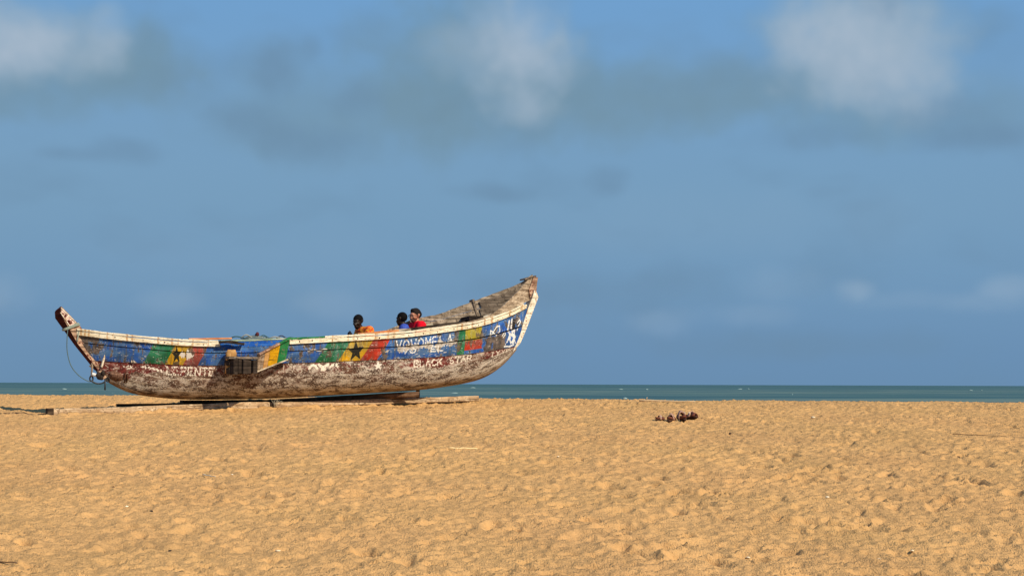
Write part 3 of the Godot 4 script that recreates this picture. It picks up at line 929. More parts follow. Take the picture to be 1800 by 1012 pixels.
func extrude(st: SurfaceTool, poly: Array, z0: float, z1: float, bevel := 0.0) -> void:   # outline in the boat's x y plane
	var p2 := PackedVector2Array()
	for q in poly: p2.append(q)
	var c := Vector2.ZERO
	for q in p2: c += q
	c /= p2.size()
	var ids := Geometry2D.triangulate_polygon(p2)
	for k in range(0, ids.size(), 3):
		for z in [z0, z1]:
			var a := p2[ids[k]]
			var b := p2[ids[k + 1]]
			var d := p2[ids[k + 2]]
			tri(st, Vector3(a.x, a.y, z), Vector3(b.x, b.y, z), Vector3(d.x, d.y, z), Vector3(c.x, c.y, (z0 + z1) * 0.5 - signf(z - (z0 + z1) * 0.5) * -0.0), a, b, d)
	var cw := Geometry2D.is_polygon_clockwise(p2)
	for i in p2.size():
		var a := p2[i]
		var b := p2[(i + 1) % p2.size()]
		var nrm := (b - a).orthogonal() * (-1.0 if cw else 1.0)
		var m := (a + b) * 0.5
		var inside := m + nrm.normalized() * -0.01
		if Geometry2D.is_point_in_polygon(m + nrm.normalized() * 0.001, p2): inside = m + nrm.normalized() * 0.01
		quad(st, Vector3(a.x, a.y, z0), Vector3(b.x, b.y, z0), Vector3(b.x, b.y, z1), Vector3(a.x, a.y, z1), Vector3(inside.x, inside.y, (z0 + z1) * 0.5), Vector2(i * 0.3, z0), Vector2(i * 0.3 + 0.3, z0), Vector2(i * 0.3 + 0.3, z1), Vector2(i * 0.3, z1))

func build_boat() -> void:
	boat = thing("fishing_boat", "long weathered wooden fishing boat with blue, green, yellow and red painted sides", "boat", BOAT_AT, BOAT_TURN)
	M.paint = textured(paint_planks(), 0.7, 0.35)
	M.dug = textured(paint_dugout(), 0.9, 0.2)
	M.rail = textured(paint_rail(), 0.75, 0.3)
	M.grey = wood(srgb(98, 88, 78), srgb(178, 166, 150), 3, 0.8, 0.5, srgb(66, 56, 48), 0.7)
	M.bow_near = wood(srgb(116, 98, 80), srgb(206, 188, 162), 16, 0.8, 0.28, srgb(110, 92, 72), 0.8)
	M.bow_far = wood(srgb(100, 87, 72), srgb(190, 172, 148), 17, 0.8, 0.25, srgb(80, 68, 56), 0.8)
	M.wing_end = wood(srgb(104, 84, 66), srgb(188, 168, 144), 26, 0.8, 0.3, srgb(70, 54, 44))
	M.inner = wood(srgb(92, 80, 68), srgb(140, 126, 110), 4, 0.8, 0.2, srgb(60, 52, 46))
	M.pale = wood(srgb(150, 136, 112), srgb(214, 202, 178), 5, 0.7, 0.15, srgb(110, 90, 70))
	M.tan = wood(srgb(150, 108, 62), srgb(206, 162, 104), 6, 0.5)
	M.orange = wood(srgb(170, 96, 52), srgb(222, 160, 108), 12, 0.5)
	M.dark = wood(srgb(34, 28, 24), srgb(70, 60, 52), 7, 0.9)
	M.white = wood(srgb(206, 194, 168), srgb(238, 231, 214), 8, 0.5, 0.16, srgb(150, 110, 80))
	M.maroon = wood(srgb(70, 24, 22), srgb(126, 54, 46), 9, 0.6, 0.35, srgb(196, 176, 156))
	M.stem = wood(srgb(128, 100, 80), srgb(192, 162, 136), 10, 0.8, 0.4, srgb(96, 46, 40))
	M.greenp = wood(srgb(22, 92, 48), srgb(52, 128, 74), 11, 0.6, 0.2, srgb(120, 110, 90))
	M.yellowp = wood(srgb(168, 120, 14), srgb(224, 172, 28), 13, 0.7, 0.15, srgb(120, 90, 40))
	M.bluep = wood(srgb(26, 74, 156), srgb(54, 106, 180), 14, 0.4, 0.2, srgb(110, 110, 110))
	M.iron = mat(srgb(74, 46, 30), 0.8)
	# the hollowed-out trunk under the planks
	var st := begin(true)
	var inn := begin(true)
	var nt := 90
	var na := 12
	var off := 0.06
	var grid := []
	var ingrid := []
	for k in nt + 1:
		var t := float(k) / nt
		var kl := p_keel(t)
		var ch := p_chine(t)
		var row := []
		var irow := []
		for a in na + 1:
			var f := float(a) / na
			var ang := f * PI / 2
			var vee := smoothstep(0.72, 1.0, t)
			var z := ch.z * lerpf(pow(sin(ang), 0.8), pow(f, 0.9), vee)
			var y := lerpf(kl.y, ch.y, lerpf(1.0 - cos(ang), f, vee * 0.7))
			var x := lerpf(kl.x, ch.x, f)
			row.append(Vector3(x, y, z))
			irow.append(Vector3(x, minf(y + off * 1.6, ch.y - 0.002 * (na - a)), maxf(0.0, z - off)))
		grid.append(row); ingrid.append(irow)
	for k in nt:
		for a in na:
			for side in [1.0, -1.0]:
				var f := Vector3(1, 1, side)
				var g := [grid[k][a] * f, grid[k][a + 1] * f, grid[k + 1][a + 1] * f, grid[k + 1][a] * f]
				var axis := Vector3(g[0].x, 1.3, 0.0)
				quad(st, g[0], g[1], g[2], g[3], axis, Vector2(chart(g[0].x), 1.0 - float(a) / na), Vector2(chart(g[1].x), 1.0 - float(a + 1) / na), Vector2(chart(g[2].x), 1.0 - float(a + 1) / na), Vector2(chart(g[3].x), 1.0 - float(a) / na))
				var h := [ingrid[k][a] * f, ingrid[k][a + 1] * f, ingrid[k + 1][a + 1] * f, ingrid[k + 1][a] * f]
				quad(inn, h[0], h[1], h[2], h[3], h[0] - (axis - h[0]))
	for k in nt:   # the rim between outer and inner face
		for side in [1.0, -1.0]:
			var f := Vector3(1, 1, side)
			quad(inn, grid[k][na] * f, grid[k + 1][na] * f, ingrid[k + 1][na] * f, ingrid[k][na] * f, grid[k][na] * f - Vector3.UP)
	st.generate_normals()
	var mesh: ArrayMesh = st.commit()
	inn.generate_normals()
	inn.commit(mesh)
	var o := put("dugout_hull", mesh, null, boat)
	o.set_surface_override_material(0, M.dug)
	o.set_surface_override_material(1, M.inner)
	# two planks a side
	for side in [1.0, -1.0]:
		var lo := put("hull_plank", plank(0.0, 1.0, func(_t): return 0.0, func(t): return seam(t) - 0.024, side, 0.016, 0.035, 70), null, boat)
		var hi := put("hull_plank", plank(0.0, 1.0, func(t): return seam(t) + 0.024, func(_t): return 1.0, side, 0.008, 0.03, 70), null, boat)
		for q in [lo, hi]:
			q.set_surface_override_material(0, M.paint if side > 0 else M.grey)
			q.set_surface_override_material(1, M.inner)
		var back := put("seam_batten", plank(0.01, 0.99, func(t): return seam(t) - 0.08, func(t): return seam(t) + 0.08, side, -0.03, 0.015, 40), M.dark, boat)
		tag(back)
		var lap := put("chine_batten", plank(0.01, 0.99, func(_t): return -0.08, func(_t): return 0.05, side, -0.022, 0.02, 40), M.dark, boat)
		tag(lap)
	# white rails: a lower strip and a cap, broken off where the motor bracket stands
	var ta := t_sheer(-1.58)
	var tb := t_sheer(-0.36)
	for e in [[0.0, ta, 1.0, 40], [tb, 0.995, 1.0, 70], [0.0, 0.995, -1.0, 80]]:
		put("rub_rail", rail(e[0], e[1], 0.0, 0.068, 0.045, 0.03, e[2], e[3]), M.rail if e[2] > 0 else M.white, boat)
	for e in [[0.0, ta - 0.004, 1.0, 40], [tb + 0.075, 0.985, 1.0, 70], [0.0, 0.985, -1.0, 80]]:
		put("rail_cap", rail(e[0], e[1], 0.08, 0.112, 0.06, 0.06, e[2], e[3]), M.rail if e[2] > 0 else M.white, boat)
	put("rail_cap", rail(tb - 0.002, tb + 0.074, 0.08, 0.112, 0.058, 0.06, 1.0, 6), M.greenp, boat)
	put("rail_board", rail(ta + 0.002, tb - 0.002, -0.012, 0.088, 0.012, 0.03, 1.0, 20), M.bluep, boat)
	put("rail_cap", rail(ta + 0.002, tb - 0.003, 0.09, 0.112, 0.022, 0.05, 1.0, 20), wood(srgb(110, 136, 110), srgb(188, 192, 168), 15), boat)
	# bolts through the rail, each with its rust
	rng.seed = 9
	for X in [-3.55, -3.3, -2.85, -2.5, -2.05, -1.86, -0.18, 0.05, 0.42, 0.9, 1.32, 1.6, 1.9, 2.2, 2.5, 2.66, 2.85, 3.15, 3.4, 3.55, 3.8, 3.98, 4.15, 4.45]:
		var p := p_sheer(t_sheer(X)) + Vector3(0, 0.03 + rng.randf_range(-0.008, 0.012), 0.044)
		var bt := begin(false)
		var r := rng.randf_range(0.008, 0.017)
		tube(bt, [p, p + Vector3(0, 0, 0.008)], r, r * 0.7, 6)
		put("bolt", done(bt), M.iron, boat)
	# raised boards at the bow, two to a side
	var wash_n := [[2.228, 0.0], [2.9, 0.012], [3.373, 0.028], [3.674, 0.045], [3.848, 0.085], [4.05, 0.155], [4.249, 0.24], [4.524, 0.345], [4.816, 0.47]]
	var wash_f := [[2.0, 0.04], [2.5, 0.18], [2.714, 0.209], [3.049, 0.228], [3.4, 0.30], [3.713, 0.343], [4.1, 0.38], [4.502, 0.395], [4.65, 0.43], [4.816, 0.48]]
	for e in [[1.0, wash_n], [-1.0, wash_f]]:
		var xs := []
		var ys := []
		for q in e[1]:
			xs.append(q[0]); ys.append(q[1])
		for part in [[0.0, 0.5], [0.52, 1.0]]:
			var bs := begin(false)
			var rings := []
			for k in 41:
				var s := lerpf(xs[0], 4.80, k / 40.0)
				var t := t_sheer(minf(s, 4.66))
				var base := p_sheer(t, e[0]) + Vector3(maxf(0.0, s - 4.66), 0.112 + maxf(0.0, s - 4.66) * 0.5, 0)
				var h := maxf(0.012, table(xs, ys, s) + (0.004 * sin(s * 31.0)))
				var flare := 0.10 * smoothstep(4.8, 3.8, s)
				var lo := base + Vector3(0, h * part[0], e[0] * (flare * h * part[0] - 0.01))
				var hi := base + Vector3(0, h * part[1], e[0] * (flare * h * part[1] - 0.01))
				if s > 4.4: 
					var f := (s - 4.4) / 0.4
					lo.z *= lerpf(1.0, 0.45, f); hi.z *= lerpf(1.0, 0.45, f)
				var th := Vector3(0, 0, -0.03 * e[0])
				rings.append(PackedVector3Array([lo, hi, hi + th, lo + th]))
			loft(bs, rings)
			put("bow_board", done(bs), M.bow_near if e[0] > 0.0 else M.bow_far, boat)
	for q in [0.0, 1.0]:
		st = begin(false)
		var path := []
		for k in 9:
			var sx := lerpf(3.84, 4.52, k / 8.0)
			var t := t_sheer(sx)
			path.append(p_sheer(t, -1.0) + Vector3(0, 0.10 + lerpf(0.10, 0.075, k / 8.0) + q * lerpf(0.155, 0.17, k / 8.0), 0.045))
		beam(st, path, 0.02, 0.15, 0.02)
		put("bow_lining", done(st), M.inner, boat)
	# stem timber at the bow
	st = begin(false)
	extrude(st, [Vector2(4.34, 1.08), Vector2(4.50, 1.25), Vector2(4.63, 1.53), Vector2(4.78, 1.90), Vector2(4.885, 2.15), Vector2(4.855, 2.24), Vector2(4.80, 2.29), Vector2(4.75, 2.13), Vector2(4.66, 1.93), Vector2(4.53, 1.55), Vector2(4.40, 1.24)], -0.10, 0.10)
	put("bow_stem", done(st), M.white, boat)
	st = begin(false)
	extrude(st, [Vector2(4.73, 2.13), Vector2(4.80, 2.29), Vector2(4.855, 2.24), Vector2(4.87, 2.40), Vector2(4.89, 2.545), Vector2(4.80, 2.55), Vector2(4.70, 2.3)], -0.07, 0.065)
	put("bow_stem_head", done(st), M.stem, boat)
	st = begin(false)
	extrude(st, [Vector2(4.62, 2.485), Vector2(4.86, 2.555), Vector2(4.86, 2.585), Vector2(4.62, 2.515)], -0.20, 0.05)
	put("bow_cap", done(st), M.inner, boat)
	# stern post, raked, with its lettered panel
	st = begin(false)
	extrude(st, [Vector2(-4.16, 1.745), Vector2(-4.175, 1.71), Vector2(-4.15, 1.58), Vector2(-3.875, 1.11), Vector2(-3.54, 0.68), Vector2(-3.44, 0.50), Vector2(-3.28, 0.62), Vector2(-3.455, 0.77), Vector2(-3.60, 1.0), Vector2(-3.83, 1.40), Vector2(-3.92, 1.50)], -0.105, 0.105)
	var post := put("stern_post", done(st), M.stem, boat)
	st = begin(false)
	extrude(st, [Vector2(-4.155, 1.70), Vector2(-4.16, 1.64), Vector2(-3.99, 1.40), Vector2(-3.93, 1.475)], 0.1055, 0.112)
	put("painted_panel", done(st), wood(srgb(196, 166, 150), srgb(226, 206, 190), 19, 0.4, 0.3, srgb(120, 50, 44)), post)
	st = begin(false)
	var ridge := []
	for e in [[-4.155, 1.745, -4.235, 1.68], [-4.176, 1.71, -4.25, 1.65], [-4.151, 1.58, -4.24, 1.545], [-3.876, 1.11, -3.905, 1.086], [-3.541, 0.68, -3.56, 0.66]]:
		ridge.append(PackedVector3Array([Vector3(e[0], e[1], 0.104), Vector3(e[2], e[3], -0.03), Vector3(e[0], e[1], -0.104)]))
	loft(st, ridge)
	put("outer_face", done(st), wood(srgb(48, 22, 20), srgb(92, 44, 38), 18, 0.8), post)
	for e in [[Vector2(-4.165, 1.715), Vector2(-3.925, 1.485)], [Vector2(-4.175, 1.64), Vector2(-3.995, 1.385)], [Vector2(-4.0, 1.385), Vector2(-3.92, 1.48)], [Vector2(-4.09, 1.52), Vector2(-4.03, 1.6)]]:
		st = begin(false)
		beam(st, [Vector3(e[0].x, e[0].y, 0.113), Vector3(e[1].x, e[1].y, 0.113)], 0.016, 0.014)
		put("painted_border", done(st), M.white, post)
	for e in [[-4.115, 1.60], [-4.02, 1.485]]:   # what is left of the maroon panels
		st = begin(false)
		extrude(st, [Vector2(e[0] - 0.03, e[1] + 0.035), Vector2(e[0] - 0.045, e[1]), Vector2(e[0], e[1] - 0.055), Vector2(e[0] + 0.05, e[1] - 0.02), Vector2(e[0] + 0.02, e[1] + 0.02)], 0.1125, 0.1155)
		put("maroon_patch", done(st), M.maroon, post)
	# keel end and its iron-bound scarf at the stern
	st = begin(true)
	var rings := []
	for k in 9:
		var u := k / 8.0
		var c := Vector3(lerpf(-3.34, -3.06, u), lerpf(0.60, 0.54, u), 0.04)
		var rad := 0.115 * sqrt(maxf(0.08, 1.0 - pow(absf(u - 0.45) * 1.7, 2.0)))
		var ring := PackedVector3Array()
		for a in 12: ring.append(c + Vector3(0, cos(TAU * a / 12.0) * rad, sin(TAU * a / 12.0) * (rad + 0.10)))
		rings.append(ring)
	loft(st, rings)
	put("keel_knob", done(st), wood(srgb(82, 58, 46), srgb(150, 116, 94), 23, 0.9, 0.3, srgb(60, 36, 30), 1.5), boat)
	for xx in [-3.06, -3.10]:
		st = begin(true)
		var loop := []
		for a in 17: loop.append(Vector3(xx, 0.555 + cos(TAU * a / 16.0) * 0.125, 0.04 + sin(TAU * a / 16.0) * 0.24))
		tube(st, loop, 0.013)
		put("iron_band", done(st), M.iron, boat)
	# iron fittings bunched at the foot of the post
	rng.seed = 12
	for k in 5:
		st = begin(true)
		lump(st, Vector3(0.035, 0.045, 0.03) * rng.randf_range(0.7, 1.2), 60 + k)
		var fit := put("iron_fitting", done(st), mat(srgb(46, 38, 34), 0.7), boat)
		fit.position = Vector3(-3.46 + rng.randf_range(-0.07, 0.07), 0.64 + rng.randf_range(-0.10, 0.12), 0.12 + rng.randf_range(-0.01, 0.03))
	# white strap on the quarter
	st = begin(false)
	beam(st, [Vector3(-3.48, 0.72, 0.16), Vector3(-3.43, 0.96, 0.2)], 0.03, 0.04)
	put("strap", done(st), M.white, boat)
	# ribs and benches inside
	for s in [-2.6, -1.3, 0.1, 1.3, 2.3, 3.1]:
		var t := t_sheer(s)
		for side in [1.0, -1.0]:
			st = begin(false)
			beam(st, [p_side(t, 0.02, side, -0.09), p_side(t, 0.5, side, -0.075), p_side(t, 0.97, side, -0.06)], 0.07, 0.05)
			put("rib", done(st), M.inner, boat)
	for e in [[-2.9, 0.84], [-1.7, 0.80], [-0.3, 0.84], [1.25, 0.87], [2.15, 0.93], [2.6, 1.0]]:
		var t := t_sheer(e[0])
		var z := beamw(t) * 0.92 - 0.06
		st = begin(false)
		beam(st, between(Vector3(e[0], e[1] - 0.025, -z), Vector3(e[0], e[1] - 0.025, z), 4), 0.24, 0.045, 0.02)
		put("bench", done(st), M.grey, boat)
	# the dark bow bench and the post on the far side
	st = begin(false)
	beam(st, between(Vector3(3.62, 1.70, -0.50), Vector3(3.46, 1.70, 0.32), 4), 0.28, 0.09, 0.03)
	put("bow_bench", done(st), M.dark, boat)
	st = begin(false)
	beam(st, [Vector3(3.80, 1.70, -0.42), Vector3(3.70, 2.10, -0.46)], 0.06, 0.11)
	put("bow_upright", done(st), M.inner, boat)
	# boards and a backrest laid inside the near rail
	st = begin(false)
	beam(st, between(Vector3(1.0, 1.34, 0.52), Vector3(1.80, 1.425, 0.5), 6), 0.10, 0.05, 0.1)
	put("loose_board", done(st), M.orange, boat)
	st = begin(false)
	beam(st, between(Vector3(1.74, 1.432, 0.42), Vector3(2.06, 1.448, 0.42), 3), 0.16, 0.05, 0.1)
	put("loose_board", done(st), M.pale, boat)
	st = begin(false)
	beam(st, between(Vector3(2.03, 1.44, 0.44), Vector3(3.2, 1.60, 0.36), 6), 0.05, 0.08, 0.05)
	put("side_board", done(st), M.dark, boat)
	st = begin(false)
	beam(st, [Vector3(2.74, 1.42, -0.2), Vector3(2.76, 1.60, -0.2)], 0.035, 0.035)
	beam(st, [Vector3(2.56, 1.54, -0.18), Vector3(2.77, 1.57, -0.18)], 0.02, 0.09)
	put("back_rest", done(st), M.pale, boat)
	# end of the left rail: torn timber
	st = begin(false)
	beam(st, curve([Vector3(-1.62, 1.155, 0.83), Vector3(-1.42, 1.165, 0.84), Vector3(-1.28, 1.14, 0.84), Vector3(-1.18, 1.13, 0.83)], 6), 0.05, 0.05, 0.25)
	put("torn_rail_end", done(st), M.dark, boat)
	build_bracket()

func build_bracket() -> void:
	var br := Node3D.new()
	br.name = "motor_bracket"
	boat.add_child(br)
	br.set_meta("label", "dark timber outboard bracket with yellow and green wing board")
	var st := begin(true)
	var rings := []
	for k in 7:   # the tan post with its rounded head
		var u := k / 6.0
		var y := lerpf(0.62, 1.03, u)
		var r := 0.085 + 0.012 * smoothstep(0.5, 0.85, u)
		if k == 6: r *= 0.7
		var ring := PackedVector3Array()
		for a in 10: ring.append(Vector3(-1.43 + 0.03 * u + cos(TAU * a / 10.0) * r, y, 0.86 + sin(TAU * a / 10.0) * r * 0.8))
		rings.append(ring)
	loft(st, rings)
	put("bracket_post", done(st), M.tan, br)
	# five upright timbers of uneven width make the front
	rng.seed = 31
	var x := -1.50
	for w in [0.15, 0.06, 0.09, 0.06, 0.13]:
		st = begin(false)
		var z := 1.13 + rng.randf_range(-0.02, 0.02)
		var top := 0.86 + rng.randf_range(-0.01, 0.01)
		var bot := 0.62 + rng.randf_range(-0.02, 0.01)
		beam(st, [Vector3(x + w * 0.5, bot, z), Vector3(x + w * 0.5, top, z)], 0.09, w - 0.008, 0.04)
		put("bracket_slat", done(st), M.dark, br)
		x += w
	st = begin(false)
	beam(st, between(Vector3(-1.52, 0.885, 1.02), Vector3(-1.02, 0.885, 1.02), 3), 0.30, 0.04, 0.03)
	put("bracket_top", done(st), M.inner, br)
	for yy in [0.66, 0.80]:
		st = begin(false)
		beam(st, [Vector3(-1.30, yy, 0.76), Vector3(-1.30, yy, 1.09)], 0.40, 0.10)
		put("bracket_arm", done(st), M.dark, br)
	# the wing board: from the rail slanting aft, down and outward, painted in bands
	var a0 := Vector3(-0.36, 1.235, 0.86)
	var b0 := Vector3(-0.42, 0.86, 0.82)
	var a1 := Vector3(-1.0, 0.93, 1.14)
	var b1 := Vector3(-1.02, 0.655, 1.08)
	var nrm := (a1 - a0).cross(b0 - a0).normalized()
	if nrm.z < 0: nrm = -nrm
	for e in [[0.0, 0.30, M.greenp], [0.31, 0.62, M.yellowp], [0.63, 0.78, M.tan], [0.79, 1.0, M.wing_end]]:
		st = begin(false)
		var f: float = e[0]
		var g: float = e[1]
		var front := PackedVector3Array([a0.lerp(a1, f), a0.lerp(a1, g), b0.lerp(b1, g), b0.lerp(b1, f)])
		var rear := PackedVector3Array()
		for p in front: rear.append(p - nrm * 0.04)
		loft(st, [front, rear])
		put("wing_board", done(st), e[2], br)
	st = begin(false)
	beam(st, between(b0 + Vector3(0.03, 0.01, 0.0), b1 + Vector3(-0.06, -0.03, 0.01), 4), 0.05, 0.022)
	put("wing_edge", done(st), M.pale, br)
	st = begin(false)
	beam(st, between(a0 + Vector3(0, 0.015, 0), a0.lerp(a1, 0.35) + Vector3(0, 0.015, 0), 3), 0.07, 0.03)
	put("wing_edge", done(st), M.greenp, br)
	st = begin(false)
	beam(st, between(a0.lerp(a1, 0.36) + Vector3(0, 0.015, 0), a1 + Vector3(0.0, 0.015, 0), 4), 0.07, 0.03, 0.15)
	put("wing_edge", done(st), M.stem, br)

# ---------------------------------------------------------------- people
# field[] of tapered capsules and ellipsoids joined smoothly, meshed as surface nets
func capsule_d(p: Vector3, a: Vector3, b: Vector3, ra: float, rb: float) -> float:
	var ab := b - a
	var t := clampf((p - a).dot(ab) / maxf(ab.length_squared(), 1e-9), 0.0, 1.0)
	return p.distance_to(a + ab * t) - lerpf(ra, rb, t)

# prims: [a, b, ra, rb] or [centre, radii] ; cuts: [point, normal] keep the side the normal leaves
func net(st: SurfaceTool, prims: Array, cell_: float, k: float, color: Color, cuts := [], grow := 0.0, tint = null) -> void:
	var lo := Vector3(1e9, 1e9, 1e9)
	var hi := -lo
	for p in prims:
		if p.size() == 2:
			lo = lo.min(p[0] - p[1]); hi = hi.max(p[0] + p[1])
		else:
			for e in [[p[0], p[2]], [p[1], p[3]]]:
				lo = lo.min(e[0] - Vector3.ONE * e[1]); hi = hi.max(e[0] + Vector3.ONE * e[1])
	var pad := cell_ * 3.0 + k + grow
	lo -= Vector3.ONE * pad; hi += Vector3.ONE * pad
	var nx := int((hi.x - lo.x) / cell_) + 1
	var ny := int((hi.y - lo.y) / cell_) + 1
	var nz := int((hi.z - lo.z) / cell_) + 1
	var f := PackedFloat32Array()
	f.resize(nx * ny * nz)
	f.fill(1.0)
	for p in prims:
		var a: Vector3
		var b: Vector3
		if p.size() == 2:
			a = p[0] - p[1]; b = p[0] + p[1]
		else:
			a = (p[0] - Vector3.ONE * p[2]).min(p[1] - Vector3.ONE * p[3]); b = (p[0] + Vector3.ONE * p[2]).max(p[1] + Vector3.ONE * p[3])
		a = (a - Vector3.ONE * pad - lo) / cell_
		b = (b + Vector3.ONE * pad - lo) / cell_
		for z in range(maxi(0, int(a.z)), mini(nz, int(b.z) + 1)):
			for y in range(maxi(0, int(a.y)), mini(ny, int(b.y) + 1)):
				for x in range(maxi(0, int(a.x)), mini(nx, int(b.x) + 1)):
					var q := lo + Vector3(x, y, z) * cell_
					var d: float
					if p.size() == 2:
						var u: Vector3 = (q - p[0]) / p[1]
						var l := u.length()
						d = (l - 1.0) * minf(p[1].x, minf(p[1].y, p[1].z)) if l < 0.2 else l * (l - 1.0) / maxf((u / p[1]).length(), 1e-6)
					else:
						d = capsule_d(q, p[0], p[1], p[2], p[3])
					d -= grow
					var i := (z * ny + y) * nx + x
					var e := f[i]
					var h := clampf(0.5 + 0.5 * (d - e) / k, 0.0, 1.0)
					f[i] = lerpf(d, e, h) - k * h * (1.0 - h)
	if cuts.size():
		for z in nz:
			for y in ny:
				for x in nx:
					var i := (z * ny + y) * nx + x
					if f[i] < cell_ * 3.0:
						var q := lo + Vector3(x, y, z) * cell_
						for c in cuts: f[i] = maxf(f[i], -(q - c[0]).dot(c[1]))
	var at := {}
	for z in nz - 1:
		for y in ny - 1:
			for x in nx - 1:
				var i := (z * ny + y) * nx + x
				var v := [f[i], f[i + 1], f[i + nx], f[i + nx + 1], f[i + nx * ny], f[i + nx * ny + 1], f[i + nx * ny + nx], f[i + nx * ny + nx + 1]]
				var neg := 0
				for w in v:
					if w < 0.0: neg += 1
				if neg == 0 or neg == 8: continue
				var sum := Vector3.ZERO
				var cnt := 0
				for e in [[0, 1], [2, 3], [4, 5], [6, 7], [0, 2], [1, 3], [4, 6], [5, 7], [0, 4], [1, 5], [2, 6], [3, 7]]:
					var va: float = v[e[0]]
					var vb: float = v[e[1]]
					if (va < 0.0) != (vb < 0.0):
						var t := va / (va - vb)
						var pa := Vector3(e[0] & 1, (e[0] >> 1) & 1, e[0] >> 2)
						var pb := Vector3(e[1] & 1, (e[1] >> 1) & 1, e[1] >> 2)
						sum += pa.lerp(pb, t)
						cnt += 1
				at[i] = lo + (Vector3(x, y, z) + sum / cnt) * cell_
	var sx := 1
	var sy := nx
	var sz := nx * ny
	for i in at:
		for e in [[sx, sy, sz], [sy, sz, sx], [sz, sx, sy]]:
			if i + e[0] >= f.size(): continue
			var in0 := f[i] < 0.0
			if in0 == (f[i + e[0]] < 0.0): continue
			var a = at.get(i)
			var b = at.get(i - e[1])
			var c = at.get(i - e[1] - e[2])
			var d = at.get(i - e[2])
			if a == null or b == null or c == null or d == null: continue
			var order := [a, b, c, a, c, d] if in0 else [a, c, b, a, d, c]
			for q in order:
				st.set_color(tint.call(q, color) if tint != null else color)
				st.add_vertex(q)

